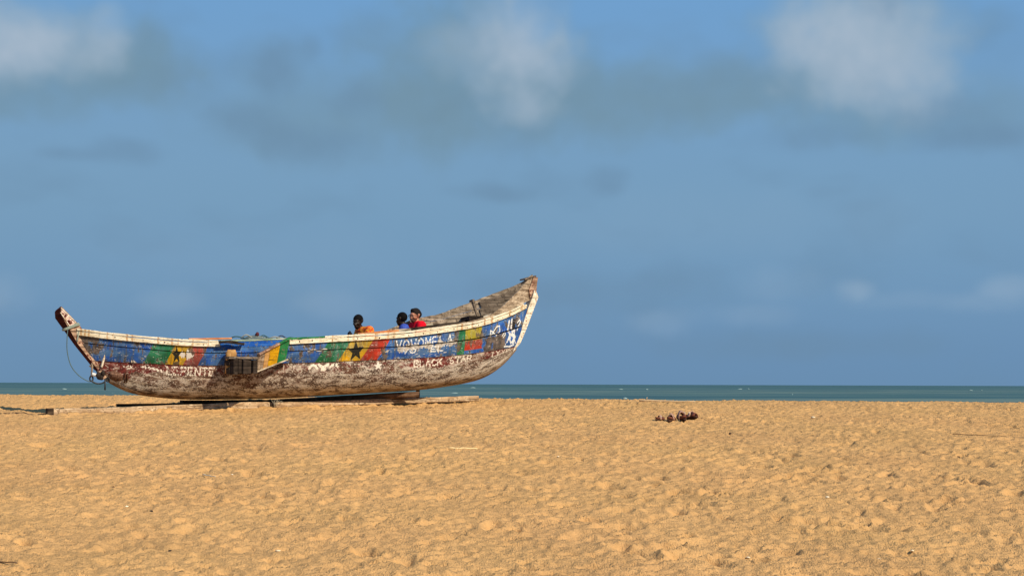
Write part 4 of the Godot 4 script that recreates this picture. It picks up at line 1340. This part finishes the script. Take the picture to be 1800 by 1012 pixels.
# a seated figure, built facing -x in its own axes with its seat at the origin
func person(label: String, at: Vector3, turn: float, skin: Color, hair: Color, shirt_m: Material, scale: float, look: float, nod: float, leanf: float, bearded: bool, glasses: bool, tallhair: float) -> Node3D:
	var o := Node3D.new()
	o.name = numbered("person")
	add_child(o)
	o.transform = boat.transform * Transform3D(Basis(Vector3.UP, turn).scaled(Vector3.ONE * scale), at)
	tag(o, label, "person", "people sitting in the boat")
	var lin := skin.srgb_to_linear()
	var hip := Vector3(0, 0.10, 0)
	var waist := Vector3(-0.02 - 0.06 * leanf, 0.30, 0)
	var chest := Vector3(-0.03 - 0.22 * leanf, 0.48, 0)
	var neck := Vector3(-0.03 - 0.34 * leanf, 0.615 - 0.04 * leanf, 0)
	var head := neck + Vector3(-0.025 - 0.05 * leanf, 0.122, 0)
	var torso := [[hip + Vector3(0, 0, -0.08), hip + Vector3(0, 0, 0.08), 0.115, 0.115], [hip, waist, 0.125, 0.115], [waist + Vector3(0, 0, -0.05), chest + Vector3(0, 0, -0.08), 0.10, 0.115], [waist + Vector3(0, 0, 0.05), chest + Vector3(0, 0, 0.08), 0.10, 0.115]]
	var upper := []
	var lower := []
	var hands := []
	var legs := []
	var shins := []
	for s in [-1.0, 1.0]:
		var sh := Vector3(chest.x, 0.555, s * 0.195)
		var el := Vector3(chest.x - 0.10, 0.30, s * 0.25)
		var wr := Vector3(chest.x - 0.31, 0.22, s * 0.16)
		torso.append([neck + Vector3(0.01, -0.035, 0), sh, 0.062, 0.066])
		upper.append([sh, el, 0.058, 0.045])
		lower.append([el, wr, 0.042, 0.028])
		var dir := (wr - el).normalized()
		var palm := wr + dir * 0.055
		hands.append([wr, palm, 0.026, 0.036])
		for fi in 4:   # four fingers of unequal length, bent over the knee
			var base := palm + Vector3(0, 0, (fi - 1.5) * 0.021) + dir * 0.02
			var len_: float = [0.038, 0.045, 0.042, 0.033][fi]
			var j1 := base + dir * len_ + Vector3(0, -0.010, 0)
			var j2 := j1 + dir * len_ * 0.5 + Vector3(0, -0.03, 0)
			hands.append([base, j1, 0.010, 0.009]); hands.append([j1, j2, 0.009, 0.008])
		var th := wr + dir * 0.03 + Vector3(0, 0, -s * 0.03)
		hands.append([th, th + dir * 0.04 + Vector3(0, -0.01, -s * 0.025), 0.012, 0.009])
		var knee := Vector3(-0.44, 0.13, s * 0.13)
		var ankle := Vector3(-0.46, -0.30, s * 0.12)
		legs.append([Vector3(-0.02, 0.09, s * 0.09), knee, 0.088, 0.062])
		shins.append([knee, ankle, 0.06, 0.04])
		shins.append([ankle + Vector3(0, -0.04, 0), ankle + Vector3(-0.15, -0.055, 0), 0.042, 0.032])
	var st := begin(true)
	net(st, torso + upper + lower + legs + shins + [[neck + Vector3(0.01, -0.06, 0), head + Vector3(0.015, -0.06, 0), 0.058, 0.054]], 0.02, 0.03, lin)
	net(st, hands, 0.008, 0.008, lin)
	# the head, turned on the neck
	var turned := Basis(Vector3.UP, look) * Basis(Vector3.BACK, nod)
	var hp := func(v: Vector3) -> Vector3: return head + turned * v
	var face := begin(true)
	var hx := [[Vector3(0.012, 0.035, 0), Vector3(0.098, 0.092, 0.077)], [Vector3(-0.022, -0.035, 0), Vector3(0.068, 0.082, 0.062)], [Vector3(-0.055, -0.088, -0.016), Vector3(-0.055, -0.088, 0.016), 0.026, 0.026],
		[Vector3(-0.088, 0.005, 0), Vector3(-0.106, -0.030, 0), 0.010, 0.017], [Vector3(-0.098, -0.034, -0.014), Vector3(-0.098, -0.034, 0.014), 0.010, 0.010], [Vector3(-0.078, 0.028, -0.035), Vector3(-0.078, 0.028, 0.035), 0.016, 0.016],
		[Vector3(-0.082, -0.060, -0.018), Vector3(-0.082, -0.060, 0.018), 0.011, 0.011], [Vector3(-0.082, -0.072, -0.014), Vector3(-0.082, -0.072, 0.014), 0.011, 0.011], [Vector3(-0.06, -0.02, -0.045), Vector3(-0.06, -0.02, 0.045), 0.022, 0.022]]
	for s in [-1.0, 1.0]: hx.append([Vector3(0.012, -0.005, s * 0.079), Vector3(0.022, 0.022, s * 0.086), 0.014, 0.019])
	var tinted := func(p: Vector3, c: Color) -> Color:
		if p.x < -0.07 and absf(p.y + 0.066) < 0.011 and absf(p.z) < 0.026: return c.lerp(Color(0.25, 0.09, 0.07), 0.45)
		for s in [-1.0, 1.0]:
			var e := Vector3(-0.086, 0.008, s * 0.032)
			if p.distance_to(e) < 0.009: return Color(0.02, 0.015, 0.012)
			if p.distance_to(e) < 0.016: return c.lerp(Color(0.5, 0.45, 0.4), 0.5)
		if bearded and p.x < 0.0 and p.y < -0.038 and p.y > -0.12 and not (absf(p.y + 0.066) < 0.009 and absf(p.z) < 0.024) and p.y < -0.038 - maxf(0.0, 0.03 - absf(p.z)) * 0.3: return hair.srgb_to_linear().lerp(c, 0.18)
		return c
	net(face, hx, 0.0065, 0.022, lin, [], 0.0, tinted)
	var fm := done(face)
	st.append_from(fm, 0, Transform3D(turned, head))
	var sm := mat(Color.WHITE, 0.55, 0.35)
	sm.vertex_color_use_as_albedo = true
	st.generate_normals()
	put("body", st.commit(), sm, o)
	# hair
	var hs := begin(true)
	var hair_prims := [[Vector3(0.016, 0.040, 0), Vector3(0.101, 0.094 + tallhair, 0.080)]]
	if tallhair > 0.005:
		hair_prims.append([Vector3(-0.045, 0.105, -0.02), Vector3(-0.045, 0.105, 0.02), 0.030, 0.030])
		hair_prims.append([Vector3(0.07, 0.03, -0.03), Vector3(0.07, 0.03, 0.03), 0.045, 0.045])
	net(hs, hair_prims, 0.0065, 0.02, hair.srgb_to_linear(), [[Vector3(-0.062, 0.058, 0), Vector3(0.62, 0.78, 0).normalized()], [Vector3(0.05, -0.03, 0), Vector3(0.25, 0.97, 0).normalized()]], 0.004)
	var hmm := done(hs)
	var ht := SurfaceTool.new()
	ht.begin(Mesh.PRIMITIVE_TRIANGLES)
	ht.append_from(hmm, 0, Transform3D(turned, head))
	put("hair", ht.commit(), mat(hair, 0.8, 0.2), o)
	# shirt and trousers
	var ss := begin(true)
	var sleeves := []
	for u in upper: sleeves.append([u[0], u[1], u[2] + 0.008, u[3] + 0.016])
	net(ss, torso + sleeves, 0.018, 0.03, Color.WHITE, [[Vector3(0, 0.02, 0), Vector3.UP]], 0.016)
	put("shirt", done(ss), shirt_m, o)
	ss = begin(true)
	var collar := []
	for a in 13: collar.append(neck + Vector3(0.012 + cos(TAU * a / 12.0) * 0.064, 0.0 + cos(TAU * a / 12.0) * 0.016, sin(TAU * a / 12.0) * 0.066))
	tube(ss, collar, 0.014)
	put("collar", done(ss), shirt_m, o)
	ss = begin(true)
	net(ss, legs + [shins[0], shins[2], [hip + Vector3(0, 0, -0.08), hip + Vector3(0, 0, 0.08), 0.115, 0.115]], 0.02, 0.03, Color.WHITE, [[Vector3(0, 0.155, 0), Vector3(0, -1, 0)]], 0.012)
	put("trousers", done(ss), mat(srgb(52, 54, 62), 0.9), o)
	if glasses:
		ss = begin(true)
		for s in [-1.0, 1.0]:
			var ring := []
			for a in 13: ring.append(hp.call(Vector3(-0.108, 0.006 + cos(TAU * a / 12.0) * 0.018, s * 0.034 + sin(TAU * a / 12.0) * 0.024)))
			tube(ss, ring, 0.0032, -1, 5)
			tube(ss, [hp.call(Vector3(-0.108, 0.010, s * 0.058)), hp.call(Vector3(-0.05, 0.012, s * 0.084)), hp.call(Vector3(0.02, 0.012, s * 0.092))], 0.003, -1, 5)
		tube(ss, [hp.call(Vector3(-0.108, 0.008, -0.011)), hp.call(Vector3(-0.108, 0.008, 0.011))], 0.003, -1, 5)
		put("glasses", done(ss), mat(srgb(24, 20, 18), 0.4), o)
	return o

func cloth_image(base: Color, spots: Array, seed_: int) -> StandardMaterial3D:
	var n := FastNoiseLite.new()
	n.seed = seed_; n.frequency = 0.035; n.fractal_octaves = 2
	var im := Image.create_empty(128, 128, false, Image.FORMAT_RGB8)
	for y in 128:
		for x in 128:
			var c := base
			for k in spots.size():
				if n.get_noise_2d(x + k * 400.0, y) > 0.16: c = spots[k]
			im.set_pixel(x, y, c * (0.94 + 0.2 * n.get_noise_2d(x * 3.0, y * 3.0 + 800.0)))
	var m := textured(im, 0.9, 0.2)
	m.uv1_triplanar = true
	m.uv1_scale = Vector3.ONE * 3.0
	return m

func build_people() -> void:
	var dark := srgb(34, 24, 20)
	person("person in orange, yellow and maroon patterned shirt looking down at the left", Vector3(1.47, 0.855, 0.05), 0.12, dark, srgb(14, 12, 12), cloth_image(srgb(226, 72, 44), [srgb(250, 190, 60), srgb(150, 26, 34)], 2), 1.03, 0.5, 0.24, 0.62, false, false, 0.0)
	person("person in plain blue shirt seen from behind between the other two", Vector3(2.13, 0.925, 0.14), -0.35, srgb(48, 34, 28), srgb(16, 14, 13), cloth_image(srgb(62, 84, 170), [srgb(70, 94, 182)], 3), 1.0, -0.6, 0.05, 0.15, false, false, 0.0)
	person("person in bright red shirt with glasses, dark hair and short beard", Vector3(2.59, 0.97, -0.38), 0.0, srgb(176, 122, 96), srgb(34, 29, 27), cloth_image(srgb(226, 18, 40), [srgb(232, 26, 46)], 5), 1.06, 0.28, 0.05, 0.12, true, true, 0.012)

# ---------------------------------------------------------------- timber under the boat and other things lying about
func world(p: Vector3) -> Vector3:
	return boat.transform * p

func timber(called: String, label: String, path: Array, w: float, h: float, m: Material, wob := 0.08) -> Node3D:
	var mid_: Vector3 = world(path[path.size() / 2])
	var o := thing(called, label, "timber", mid_)
	var st := begin(false)
	var pts := []
	for p in path: pts.append(world(p) - mid_)
	beam(st, pts, w, h, wob, 0.16)
	put("beam", done(st), m, o)
	return o

func lump(st: SurfaceTool, r: Vector3, seed_: int) -> void:
	var n := FastNoiseLite.new()
	n.seed = seed_; n.frequency = 0.8
	var rings := []
	for k in 7:
		var a := PI * (0.04 + 0.92 * k / 6.0)
		var ring := PackedVector3Array()
		for j in 9:
			var b := TAU * j / 9.0
			var d := Vector3(sin(a) * cos(b), cos(a), sin(a) * sin(b))
			ring.append(d * r * (1.0 + 0.5 * n.get_noise_3dv(d * 1.5)))
		rings.append(ring)
	loft(st, rings)

func build_litter() -> void:
	M.log_pale = wood(srgb(148, 118, 86), srgb(214, 188, 152), 21, 0.9, 0.25, srgb(96, 76, 58))
	M.log_dark = wood(srgb(40, 32, 26), srgb(92, 76, 60), 22, 0.9)
	var L := timber("skid_timber", "pale squared timber sunk in sand under the stern, its end out to the left", curve([Vector3(-4.40, -0.055, 0.45), Vector3(-3.3, -0.03, 0.38), Vector3(-2.2, 0.01, 0.32), Vector3(-1.2, 0.045, 0.25), Vector3(-0.545, 0.055, 0.2)], 24), 0.17, 0.125, M.log_pale, 0.10)
	var cap := begin(false)
	var p0 := world(Vector3(-4.41, -0.036, 0.46)) - L.position
	beam(cap, [p0, p0 + boat.transform.basis * Vector3(0.10, 0.003, -0.006)], 0.175, 0.118, 0.0)
	put("dark_end", done(cap), M.log_dark, L)
	timber("skid_timber", "pale squared timber in sand under the bow, its end clear at the right", curve([Vector3(-0.46, 0.055, 0.2), Vector3(0.6, 0.085, 0.1), Vector3(1.6, 0.115, 0.0), Vector3(2.7, 0.145, -0.1), Vector3(3.705, 0.172, -0.2)], 24), 0.16, 0.10, M.log_pale, 0.12)
	timber("plank", "thin dark plank on the sand behind the left timber, under the stern", between(Vector3(-3.05, 0.052, -0.75), Vector3(-0.3, 0.085, -0.75), 8), 0.12, 0.045, M.log_dark)
	timber("chock_beam", "short dark beam wedged under the middle of the hull", between(Vector3(-2.02, 0.10, -0.2), Vector3(-0.35, 0.11, -0.3), 5), 0.22, 0.085, M.log_dark)
	var pipe := thing("roller_log", "round dark hollow log under the bow, its open end to the right", "log", world(Vector3(1.2, 0.19, -0.3)))
	var a := boat.transform.basis * (Vector3(-0.2, 0.085, -1.15) - Vector3(1.2, 0.19, -0.3))
	var b := boat.transform.basis * (Vector3(2.30, 0.255, 0.34) - Vector3(1.2, 0.19, -0.3))
	var st := begin(true)
	var rings := []
	for k in 9:
		var c := a.lerp(b, k / 8.0)
		var t := (b - a).normalized()
		var sd := t.cross(Vector3.UP).normalized()
		var up := sd.cross(t)
		var ring := PackedVector3Array()
		for j in 12: ring.append(c + (sd * cos(TAU * j / 12.0) + up * sin(TAU * j / 12.0)) * (0.055 + 0.003 * sin(k * 2.1)))
		rings.append(ring)
	loft(st, rings)
	put("bark", done(st), wood(srgb(66, 48, 36), srgb(138, 108, 82), 24, 0.9), pipe)
	st = begin(true)
	tube(st, [b - (b - a).normalized() * 0.02, b + (b - a).normalized() * 0.004], 0.036, 0.036, 12)
	put("hollow", done(st), mat(srgb(20, 15, 12), 0.95), pipe)
	var prop := thing("prop_post", "short dark upright post between bow and sand, right of hollow log", "post", world(Vector3(2.44, 0.15, -0.1)))
	st = begin(false)
	beam(st, [Vector3(0, -0.08, 0), Vector3(0.0, 0.23, 0)], 0.065, 0.07, 0.1)
	put("stump", done(st), M.log_dark, prop)
	# frayed twine where the two timbers meet
	var twine := thing("rope_scrap", "frayed pale twine and dark wedge where the two timbers meet", "rope", world(Vector3(-0.48, 0.06, 0.33)))
	rng.seed = 3
	st = begin(true)
	for k in 12:
		var q := Vector3(rng.randf_range(-0.04, 0.10), rng.randf_range(-0.06, 0.0), rng.randf_range(-0.03, 0.05))
		tube(st, [q, q + Vector3(rng.randf_range(-0.05, 0.05), rng.randf_range(0.03, 0.08), 0.02), q + Vector3(rng.randf_range(-0.06, 0.08), rng.randf_range(0.05, 0.14), rng.randf_range(-0.02, 0.04))], 0.004, 0.003, 4)
	put("strands", done(st), mat(srgb(170, 160, 140), 0.9), twine)
	st = begin(false)
	beam(st, [Vector3(-0.05, -0.06, -0.05), Vector3(-0.05, 0.05, -0.05)], 0.07, 0.08)
	put("wedge", done(st), M.log_dark, twine)
	# rope and fittings at the stern
	var rope := thing("mooring_rope", "thin green rope looping from the stern post down to hanging shackles", "rope", world(Vector3(-4.0, 1.36, 0.0)))
	var off := Vector3(-4.0, 1.36, 0.0)
	st = begin(true)
	var path := []
	for p in curve([Vector3(-4.05, 1.37, 0.13), Vector3(-4.06, 1.20, 0.14), Vector3(-4.05, 0.98, 0.12), Vector3(-3.98, 0.74, 0.1), Vector3(-3.84, 0.57, 0.08), Vector3(-3.68, 0.475, 0.06), Vector3(-3.62, 0.48, 0.05)], 30): path.append(boat.transform.basis * (p - off))
	tube(st, path, 0.008)
	put("hanging_line", done(st), mat(srgb(84, 104, 104), 0.85), rope)
	for e in [[Vector2(-4.09, 1.345), Vector2(-3.86, 1.44)], [Vector2(-4.10, 1.36), Vector2(-3.88, 1.46)], [Vector2(-3.89, 1.16), Vector2(-3.86, 1.36)]]:
		st = begin(true)
		var loop := []
		for k in 17:
			var ang := TAU * k / 16.0
			var c := (e[0] + e[1]) * 0.5 as Vector2
			var h := (e[1] - e[0]) * 0.5 as Vector2
			var cx := clampf(cos(ang) * 1.4, -1.0, 1.0)
			loop.append(boat.transform.basis * (Vector3(c.x + h.x * cx * 1.06, c.y + h.y * cx * 1.06, clampf(sin(ang) * 1.4, -1, 1) * 0.125) - off))
		tube(st, loop, 0.013)
		put("lashing", done(st), mat(srgb(140, 150, 136), 0.9), rope)
	var sh := thing("shackle", "dark iron shackle and loop hanging with a pale float under the stern", "shackle", world(Vector3(-3.6, 0.55, 0.05)))
	off = Vector3(-3.6, 0.55, 0.05)
	var iron := mat(srgb(38, 44, 48), 0.6, 0.5)
	for e in [[Vector3(-3.63, 0.52, 0.06), 0.045], [Vector3(-3.36, 0.50, 0.10), 0.035]]:
		st = begin(true)
		var loop := []
		for k in 13: loop.append(boat.transform.basis * (e[0] + Vector3(cos(TAU * k / 12.0) * e[1] * 0.6, sin(TAU * k / 12.0) * e[1], 0) - off))
		tube(st, loop, 0.014)
		put("ring", done(st), iron, sh)
	st = begin(true)
	path = []
	for p in curve([Vector3(-3.63, 0.48, 0.06), Vector3(-3.55, 0.44, 0.07), Vector3(-3.46, 0.44, 0.08), Vector3(-3.37, 0.49, 0.1)], 12): path.append(boat.transform.basis * (p - off))
	tube(st, path, 0.014)
	put("loop", done(st), iron, sh)
	st = begin(true)
	tube(st, [boat.transform.basis * (Vector3(-3.41, 0.52, 0.1) - off), boat.transform.basis * (Vector3(-3.405, 0.41, 0.1) - off), boat.transform.basis * (Vector3(-3.405, 0.325, 0.1) - off)], 0.012, 0.016)
	put("pin", done(st), iron, sh)
	st = begin(true)
	tube(st, [boat.transform.basis * (Vector3(-3.66, 0.72, 0.08) - off), boat.transform.basis * (Vector3(-3.62, 0.80, 0.08) - off), boat.transform.basis * (Vector3(-3.63, 0.56, 0.07) - off)], 0.022, 0.016)
	put("strap", done(st), mat(srgb(150, 132, 112), 0.8), sh)
	st = begin(true)
	tube(st, curve([boat.transform.basis * (Vector3(-3.63, 0.60, 0.1) - off), boat.transform.basis * (Vector3(-3.54, 0.575, 0.1) - off), boat.transform.basis * (Vector3(-3.45, 0.57, 0.1) - off)], 6), 0.03, 0.026, 9)
	put("float", done(st), mat(srgb(206, 206, 204), 0.6), sh)
	# things in the boat
	var bundle := thing("fishing_net", "heap of grey green net lying in the boat behind the motor bracket", "net", world(Vector3(-0.75, 0.9, 0.15)), BOAT_TURN)
	var nst := begin(true)
	var nn := FastNoiseLite.new()
	nn.seed = 6; nn.frequency = 3.0
	var g := []
	for i in 31:
		var row := []
		for j in 15:
			var u := i / 30.0
			var v := j / 14.0
			var edge := sin(PI * u) * sin(PI * v)
			var hh := 0.40 * pow(edge, 0.35) + nn.get_noise_2d(u * 1.5, v) * 0.07 * sqrt(edge) - 0.02
			row.append(Vector3((u - 0.5) * 1.5, hh, (v - 0.5) * 0.8))
		g.append(row)
	for i in 30:
		for j in 14: quad(nst, g[i][j], g[i][j + 1], g[i + 1][j + 1], g[i + 1][j], g[i][j] - Vector3.UP)
	put("folds", done(nst), wood(srgb(78, 92, 92), srgb(138, 144, 132), 27, 0.7, 0.4, srgb(52, 60, 66), 2.0), bundle)
	rng.seed = 8
	for k in 7:
		nst = begin(true)
		var q := Vector3(-0.5 + k * 0.17, 0.35, 0.1 * sin(k * 2.0))
		tube(nst, curve([q, q + Vector3(0.08, 0.03 + 0.03 * (k % 2), 0.06), q + Vector3(0.2, 0.02, -0.02), q + Vector3(0.3, -0.01, 0.05)], 10), 0.012)
		put("cord", done(nst), mat([srgb(60, 92, 100), srgb(150, 150, 140), srgb(66, 70, 90)][k % 3], 0.9), bundle)
	var fl := thing("net_float", "small dark red float on top of the grey net heap", "float", world(Vector3(-0.77, 1.325, 0.2)))
	st = begin(true)
	lump(st, Vector3(0.035, 0.04, 0.035), 3)
	put("ball", done(st), mat(srgb(84, 40, 42), 0.7), fl)
	var oar := thing("board", "orange brown board lying in the boat behind end of left white rail", "board", world(Vector3(-1.75, 1.21, 0.5)))
	st = begin(false)
	beam(st, between(boat.transform.basis * Vector3(-0.32, 0.0, 0.0), boat.transform.basis * Vector3(0.42, 0.022, 0.05), 4), 0.10, 0.03, 0.15)
	put("plank", done(st), M.orange, oar)
	var bag := thing("bundle", "small black bundle just showing over white rail left of orange shirt", "bundle", world(Vector3(0.98, 1.28, 0.2)))
	st = begin(true)
	lump(st, Vector3(0.07, 0.11, 0.06), 5)
	put("cloth", done(st), mat(srgb(30, 30, 34), 0.9), bag)
	build_sandals()
	# sticks, pebbles and shells, each one lying on the sand
	var spots := [
		["stick", -0.84, -19.95, -0.46, -20.05, 0.014, srgb(226, 200, 146), "long pale straight stick lying on the open sand below the boat"], ["stick", -1.02, -19.88, -0.88, -19.92, 0.006, srgb(206, 176, 124), "thin pale splinter just left of the long straight stick"],
		["driftwood", 2.52, -29.3, 3.62, -29.2, 0.02, srgb(188, 164, 130), "long thin driftwood pole along the sand crest above the sandals"], ["stick", 6.6, -22.2, 7.3, -21.9, 0.006, srgb(96, 74, 56), "dark curved twig on the sand at the far right"], ["stick", -4.45, -12.35, -4.05, -12.25, 0.008, srgb(100, 78, 58), "dark twig in the sand at the lower left corner"], ["stick", -3.55, -17.1, -3.38, -17.0, 0.008, srgb(180, 170, 150), "short pale splinter right of the dark pebble on the left"]]
	for e in spots:
		var p := Vector3(e[1], 0, e[2])
		var q := Vector3(e[3], 0, e[4])
		var m := (p + q) * 0.5
		m.y = height(m.x, m.z)
		var o := thing(e[0], e[7], "stick", m)
		st = begin(true)
		var pts := []
		for k in 9:
			var w := p.lerp(q, k / 8.0)
			w.y = maxf(height(w.x, w.z) - 0.006, lerpf(height(p.x, p.z), height(q.x, q.z), k / 8.0) + 0.012) + e[5] * (1.0 if e[0] == "driftwood" else 0.8) + 0.004 * sin(k * 2.0)
			pts.append(w - m)
		tube(st, pts, e[5], e[5] * 0.6, 6)
		if e[0] == "driftwood":
			tube(st, [pts[1], pts[1] + Vector3(0.02, 0.07, 0.02)], 0.012, 0.007, 5)
		put("wood", done(st), mat(e[6], 0.9, 0.2), o)
	var thin := thing("cord", "thin dark cord on the sand from left edge to end of timber", "cord", Vector3(-8.6, height(-8.6, -25.0), -25.0))
	st = begin(true)
	var cp := []
	for k in 25:
		var x := lerpf(-9.6, -7.8, k / 24.0)
		var z := -25.0 + 0.08 * sin(k * 0.6) + 0.03 * sin(k * 1.7)
		cp.append(Vector3(x, height(x, z) + 0.012, z) - thin.position)
	tube(st, cp, 0.012, 0.012, 5)
	put("strand", done(st), mat(srgb(70, 54, 44), 0.9), thin)
	var bits := [
		["pebble", -4.386, -16.38, 0.045, srgb(58, 34, 26), "dark brown pebble, largest one on the sand at the left"], ["pebble", -2.95, -12.9, 0.022, srgb(36, 30, 26), "small black pebble near the bottom edge at lower left"], ["pebble", -3.6, -14.9, 0.018, srgb(44, 38, 32), "small black pebble below the large brown one"], ["pebble", 3.905, -19.7, 0.03, srgb(70, 50, 38), "brown pebble on the open sand right of centre below the sandals"], ["pebble", 3.3, -22.4, 0.025, srgb(66, 46, 34), "dark pebble on the sand just below the sandals"], ["pebble", 5.9, -19.6, 0.022, srgb(76, 56, 42), "brown pebble on the sand at right, beyond the footprints"], ["pebble", 0.9, -18.6, 0.02, srgb(60, 46, 36), "little dark pebble on the sand below the right end of the stick"],
		["shell", 5.216, -25.64, 0.04, srgb(222, 204, 170), "white shell on the sand right of the sandals near the crest"], ["shell", 3.42, -16.1, 0.028, srgb(222, 204, 170), "white shell chip in the middle of the right hand sand"], ["shell", 2.05, -12.9, 0.022, srgb(222, 204, 170), "round white shell chip near the bottom edge, right of centre"], ["shell", 3.15, -12.75, 0.026, srgb(222, 204, 170), "white shell fragment low on the right among footprints"], ["shell", 3.55, -13.2, 0.02, srgb(230, 210, 170), "yellowish shell fragment at lower right in a scuffed patch"], ["shell", -2.05, -13.1, 0.024, srgb(222, 204, 170), "white shell chip low on the left, near the bottom"], ["shell", -3.9, -15.1, 0.022, srgb(232, 216, 184), "pale shell splinter on the sand at the left edge"], ["shell", -3.25, -17.3, 0.018, srgb(226, 210, 180), "tiny pale shell above the dark pebble at the left"], ["shell", 0.6, -19.0, 0.016, srgb(232, 220, 190), "tiny pale shell below the long straight stick"]]
	for k in bits.size():
		var e: Array = bits[k]
		var o := thing(e[0], e[5], e[0], Vector3(e[1], height(e[1], e[2]) + e[3] * 0.35, e[2]), k * 1.3)
		st = begin(true)
		lump(st, Vector3(e[3], e[3] * (0.6 if e[0] == "pebble" else 0.4), e[3] * 0.8), 40 + k)
		put("stone" if e[0] == "pebble" else "valve", done(st), mat(e[4], 0.7, 0.3), o)

func build_sandals() -> void:
	var leather := mat(srgb(106, 60, 44), 0.65, 0.3)
	var pale := mat(srgb(168, 130, 110), 0.6, 0.35)
	var soled := mat(srgb(52, 30, 22), 0.8)
	var insole := mat(srgb(84, 56, 42), 0.8)
	var proto: Node3D = null
	var spots := [
		[2.45, -24.50, 0.6, 0.0, 0.72, "small brown leather sandal at the left of the row, apart from the rest"], [2.64, -24.52, 1.15, 0.05, 1.05, "brown leather sandal second from the left, its dark opening to the front"],
		[2.83, -24.58, 1.75, 0.22, 1.2, "brown leather sandal tipped up, with pale strap, third from left"], [2.99, -24.72, -0.9, 0.3, 1.05, "brown leather sandal at the right end, leaning on the tipped one"]]
	for k in spots.size():
		var e: Array = spots[k]
		var o: Node3D
		if k == 0:
			o = thing("sandal", "", "sandal")
			var outline := []
			for i in 20:
				var a := TAU * i / 20.0
				outline.append(Vector2(cos(a) * 0.13, sin(a) * (0.046 + 0.010 * cos(a))))
			for layer in [[0.0, 0.022, 1.0, soled, "sole"], [0.0225, 0.034, 0.95, insole, "insole"]]:
				var st := begin(false)
				var lo := PackedVector3Array()
				var hi := PackedVector3Array()
				for q in outline:
					lo.append(Vector3(q.x * layer[2], layer[0], q.y * layer[2])); hi.append(Vector3(q.x * layer[2], layer[1], q.y * layer[2]))
				loft(st, [lo, hi])
				put(layer[4], done(st), layer[3], o)
			# a wide vamp and an instep strap, both arches with thickness
			for s in [[0.035, 0.11, 0.085, leather, "vamp"], [-0.03, 0.022, 0.098, pale, "instep_strap"]]:
				var st := begin(true)
				var rings := []
				for i in 11:
					var a := PI * i / 10.0
					var w := 0.052
					var p0 := Vector3(s[0], 0.016 + sin(a) * s[2], cos(a) * w)
					var p1 := Vector3(s[1], 0.016 + sin(a) * s[2] * (0.62 if s[4] == "vamp" else 1.12), cos(a) * w * (0.86 if s[4] == "vamp" else 1.0))
					var nn := Vector3(0, sin(a), cos(a)) * 0.005
					rings.append(PackedVector3Array([p0 + nn, p1 + nn, p1 - nn, p0 - nn]))
				loft(st, rings)
				put(s[4], done(st), s[3], o)
			var hst := begin(true)
			var hr := []
			for i in 9:
				var a := PI * (0.5 + i / 8.0)
				var c := Vector3(-0.045 + cos(a) * 0.08, 0.05 + 0.02 * sin(PI * i / 8.0), sin(a) * 0.042 * -1.0)
				var nn := Vector3(cos(a), 0, -sin(a)) * 0.004
				hr.append(PackedVector3Array([c + Vector3(0, 0.015, 0) + nn, c + Vector3(0, -0.02, 0) + nn, c + Vector3(0, -0.02, 0) - nn, c + Vector3(0, 0.015, 0) - nn]))
			loft(hst, hr)
			put("heel_strap", done(hst), leather, o)
			var bst := begin(false)
			beam(bst, [Vector3(0.005, 0.075, 0.054), Vector3(0.005, 0.098, 0.05)], 0.02, 0.008)
			put("buckle", done(bst), mat(srgb(200, 190, 170), 0.4, 0.6), o)
			proto = o
		else:
			o = proto.duplicate()
			o.name = numbered("sandal")
			add_child(o)
		o.basis = Basis(Vector3.UP, e[2]) * Basis(Vector3.RIGHT, -e[3]) * Basis(Vector3.BACK, e[3] * 0.6)
		o.scale = Vector3.ONE * e[4]
		o.position = Vector3(e[0], height(e[0], e[1]) - 0.006 + e[3] * 0.05, e[1])
		tag(o, e[5], "sandal", "leather sandals left on the sand")

func _ready() -> void:
	# camera, sky, sun and exposure
	var cam := Camera3D.new()
	cam.name = "camera"
	cam.fov = 22.02
	cam.near = 0.1
	cam.far = 60000.0
	cam.position = Vector3(0, EYE, 0)
	cam.basis = Basis(Vector3.RIGHT, 0.0649) * Basis(Vector3.BACK, 0.00333)
	add_child(cam)
	cam.current = true
	var env := Environment.new()
	env.background_mode = Environment.BG_SKY
	env.tonemap_mode = Environment.TONE_MAPPER_LINEAR
	env.tonemap_exposure = EXPOSURE
	env.background_energy_multiplier = 1.0 / EXPOSURE
	env.sdfgi_enabled = true
	env.ssao_enabled = true
	env.ssil_enabled = true
	var pan := PanoramaSkyMaterial.new()
	pan.panorama = ImageTexture.create_from_image(sky_texture())
	var sky := Sky.new()
	sky.sky_material = pan
	env.sky = sky
	var we := WorldEnvironment.new()
	we.name = "world_environment"
	we.environment = env
	add_child(we)
	var sun := DirectionalLight3D.new()
	sun.name = "sun"
	sun.light_energy = 1.5
	sun.light_color = Color(1.0, 0.94, 0.84)
	sun.light_angular_distance = 0.5
	sun.shadow_enabled = true
	add_child(sun)
	sun.look_at_from_position(Vector3(0.567, 0.616, 0.547) * 50.0, Vector3.ZERO)
	# the place
	build_sand()
	build_sea()
	build_boat()
	build_people()
	build_litter()
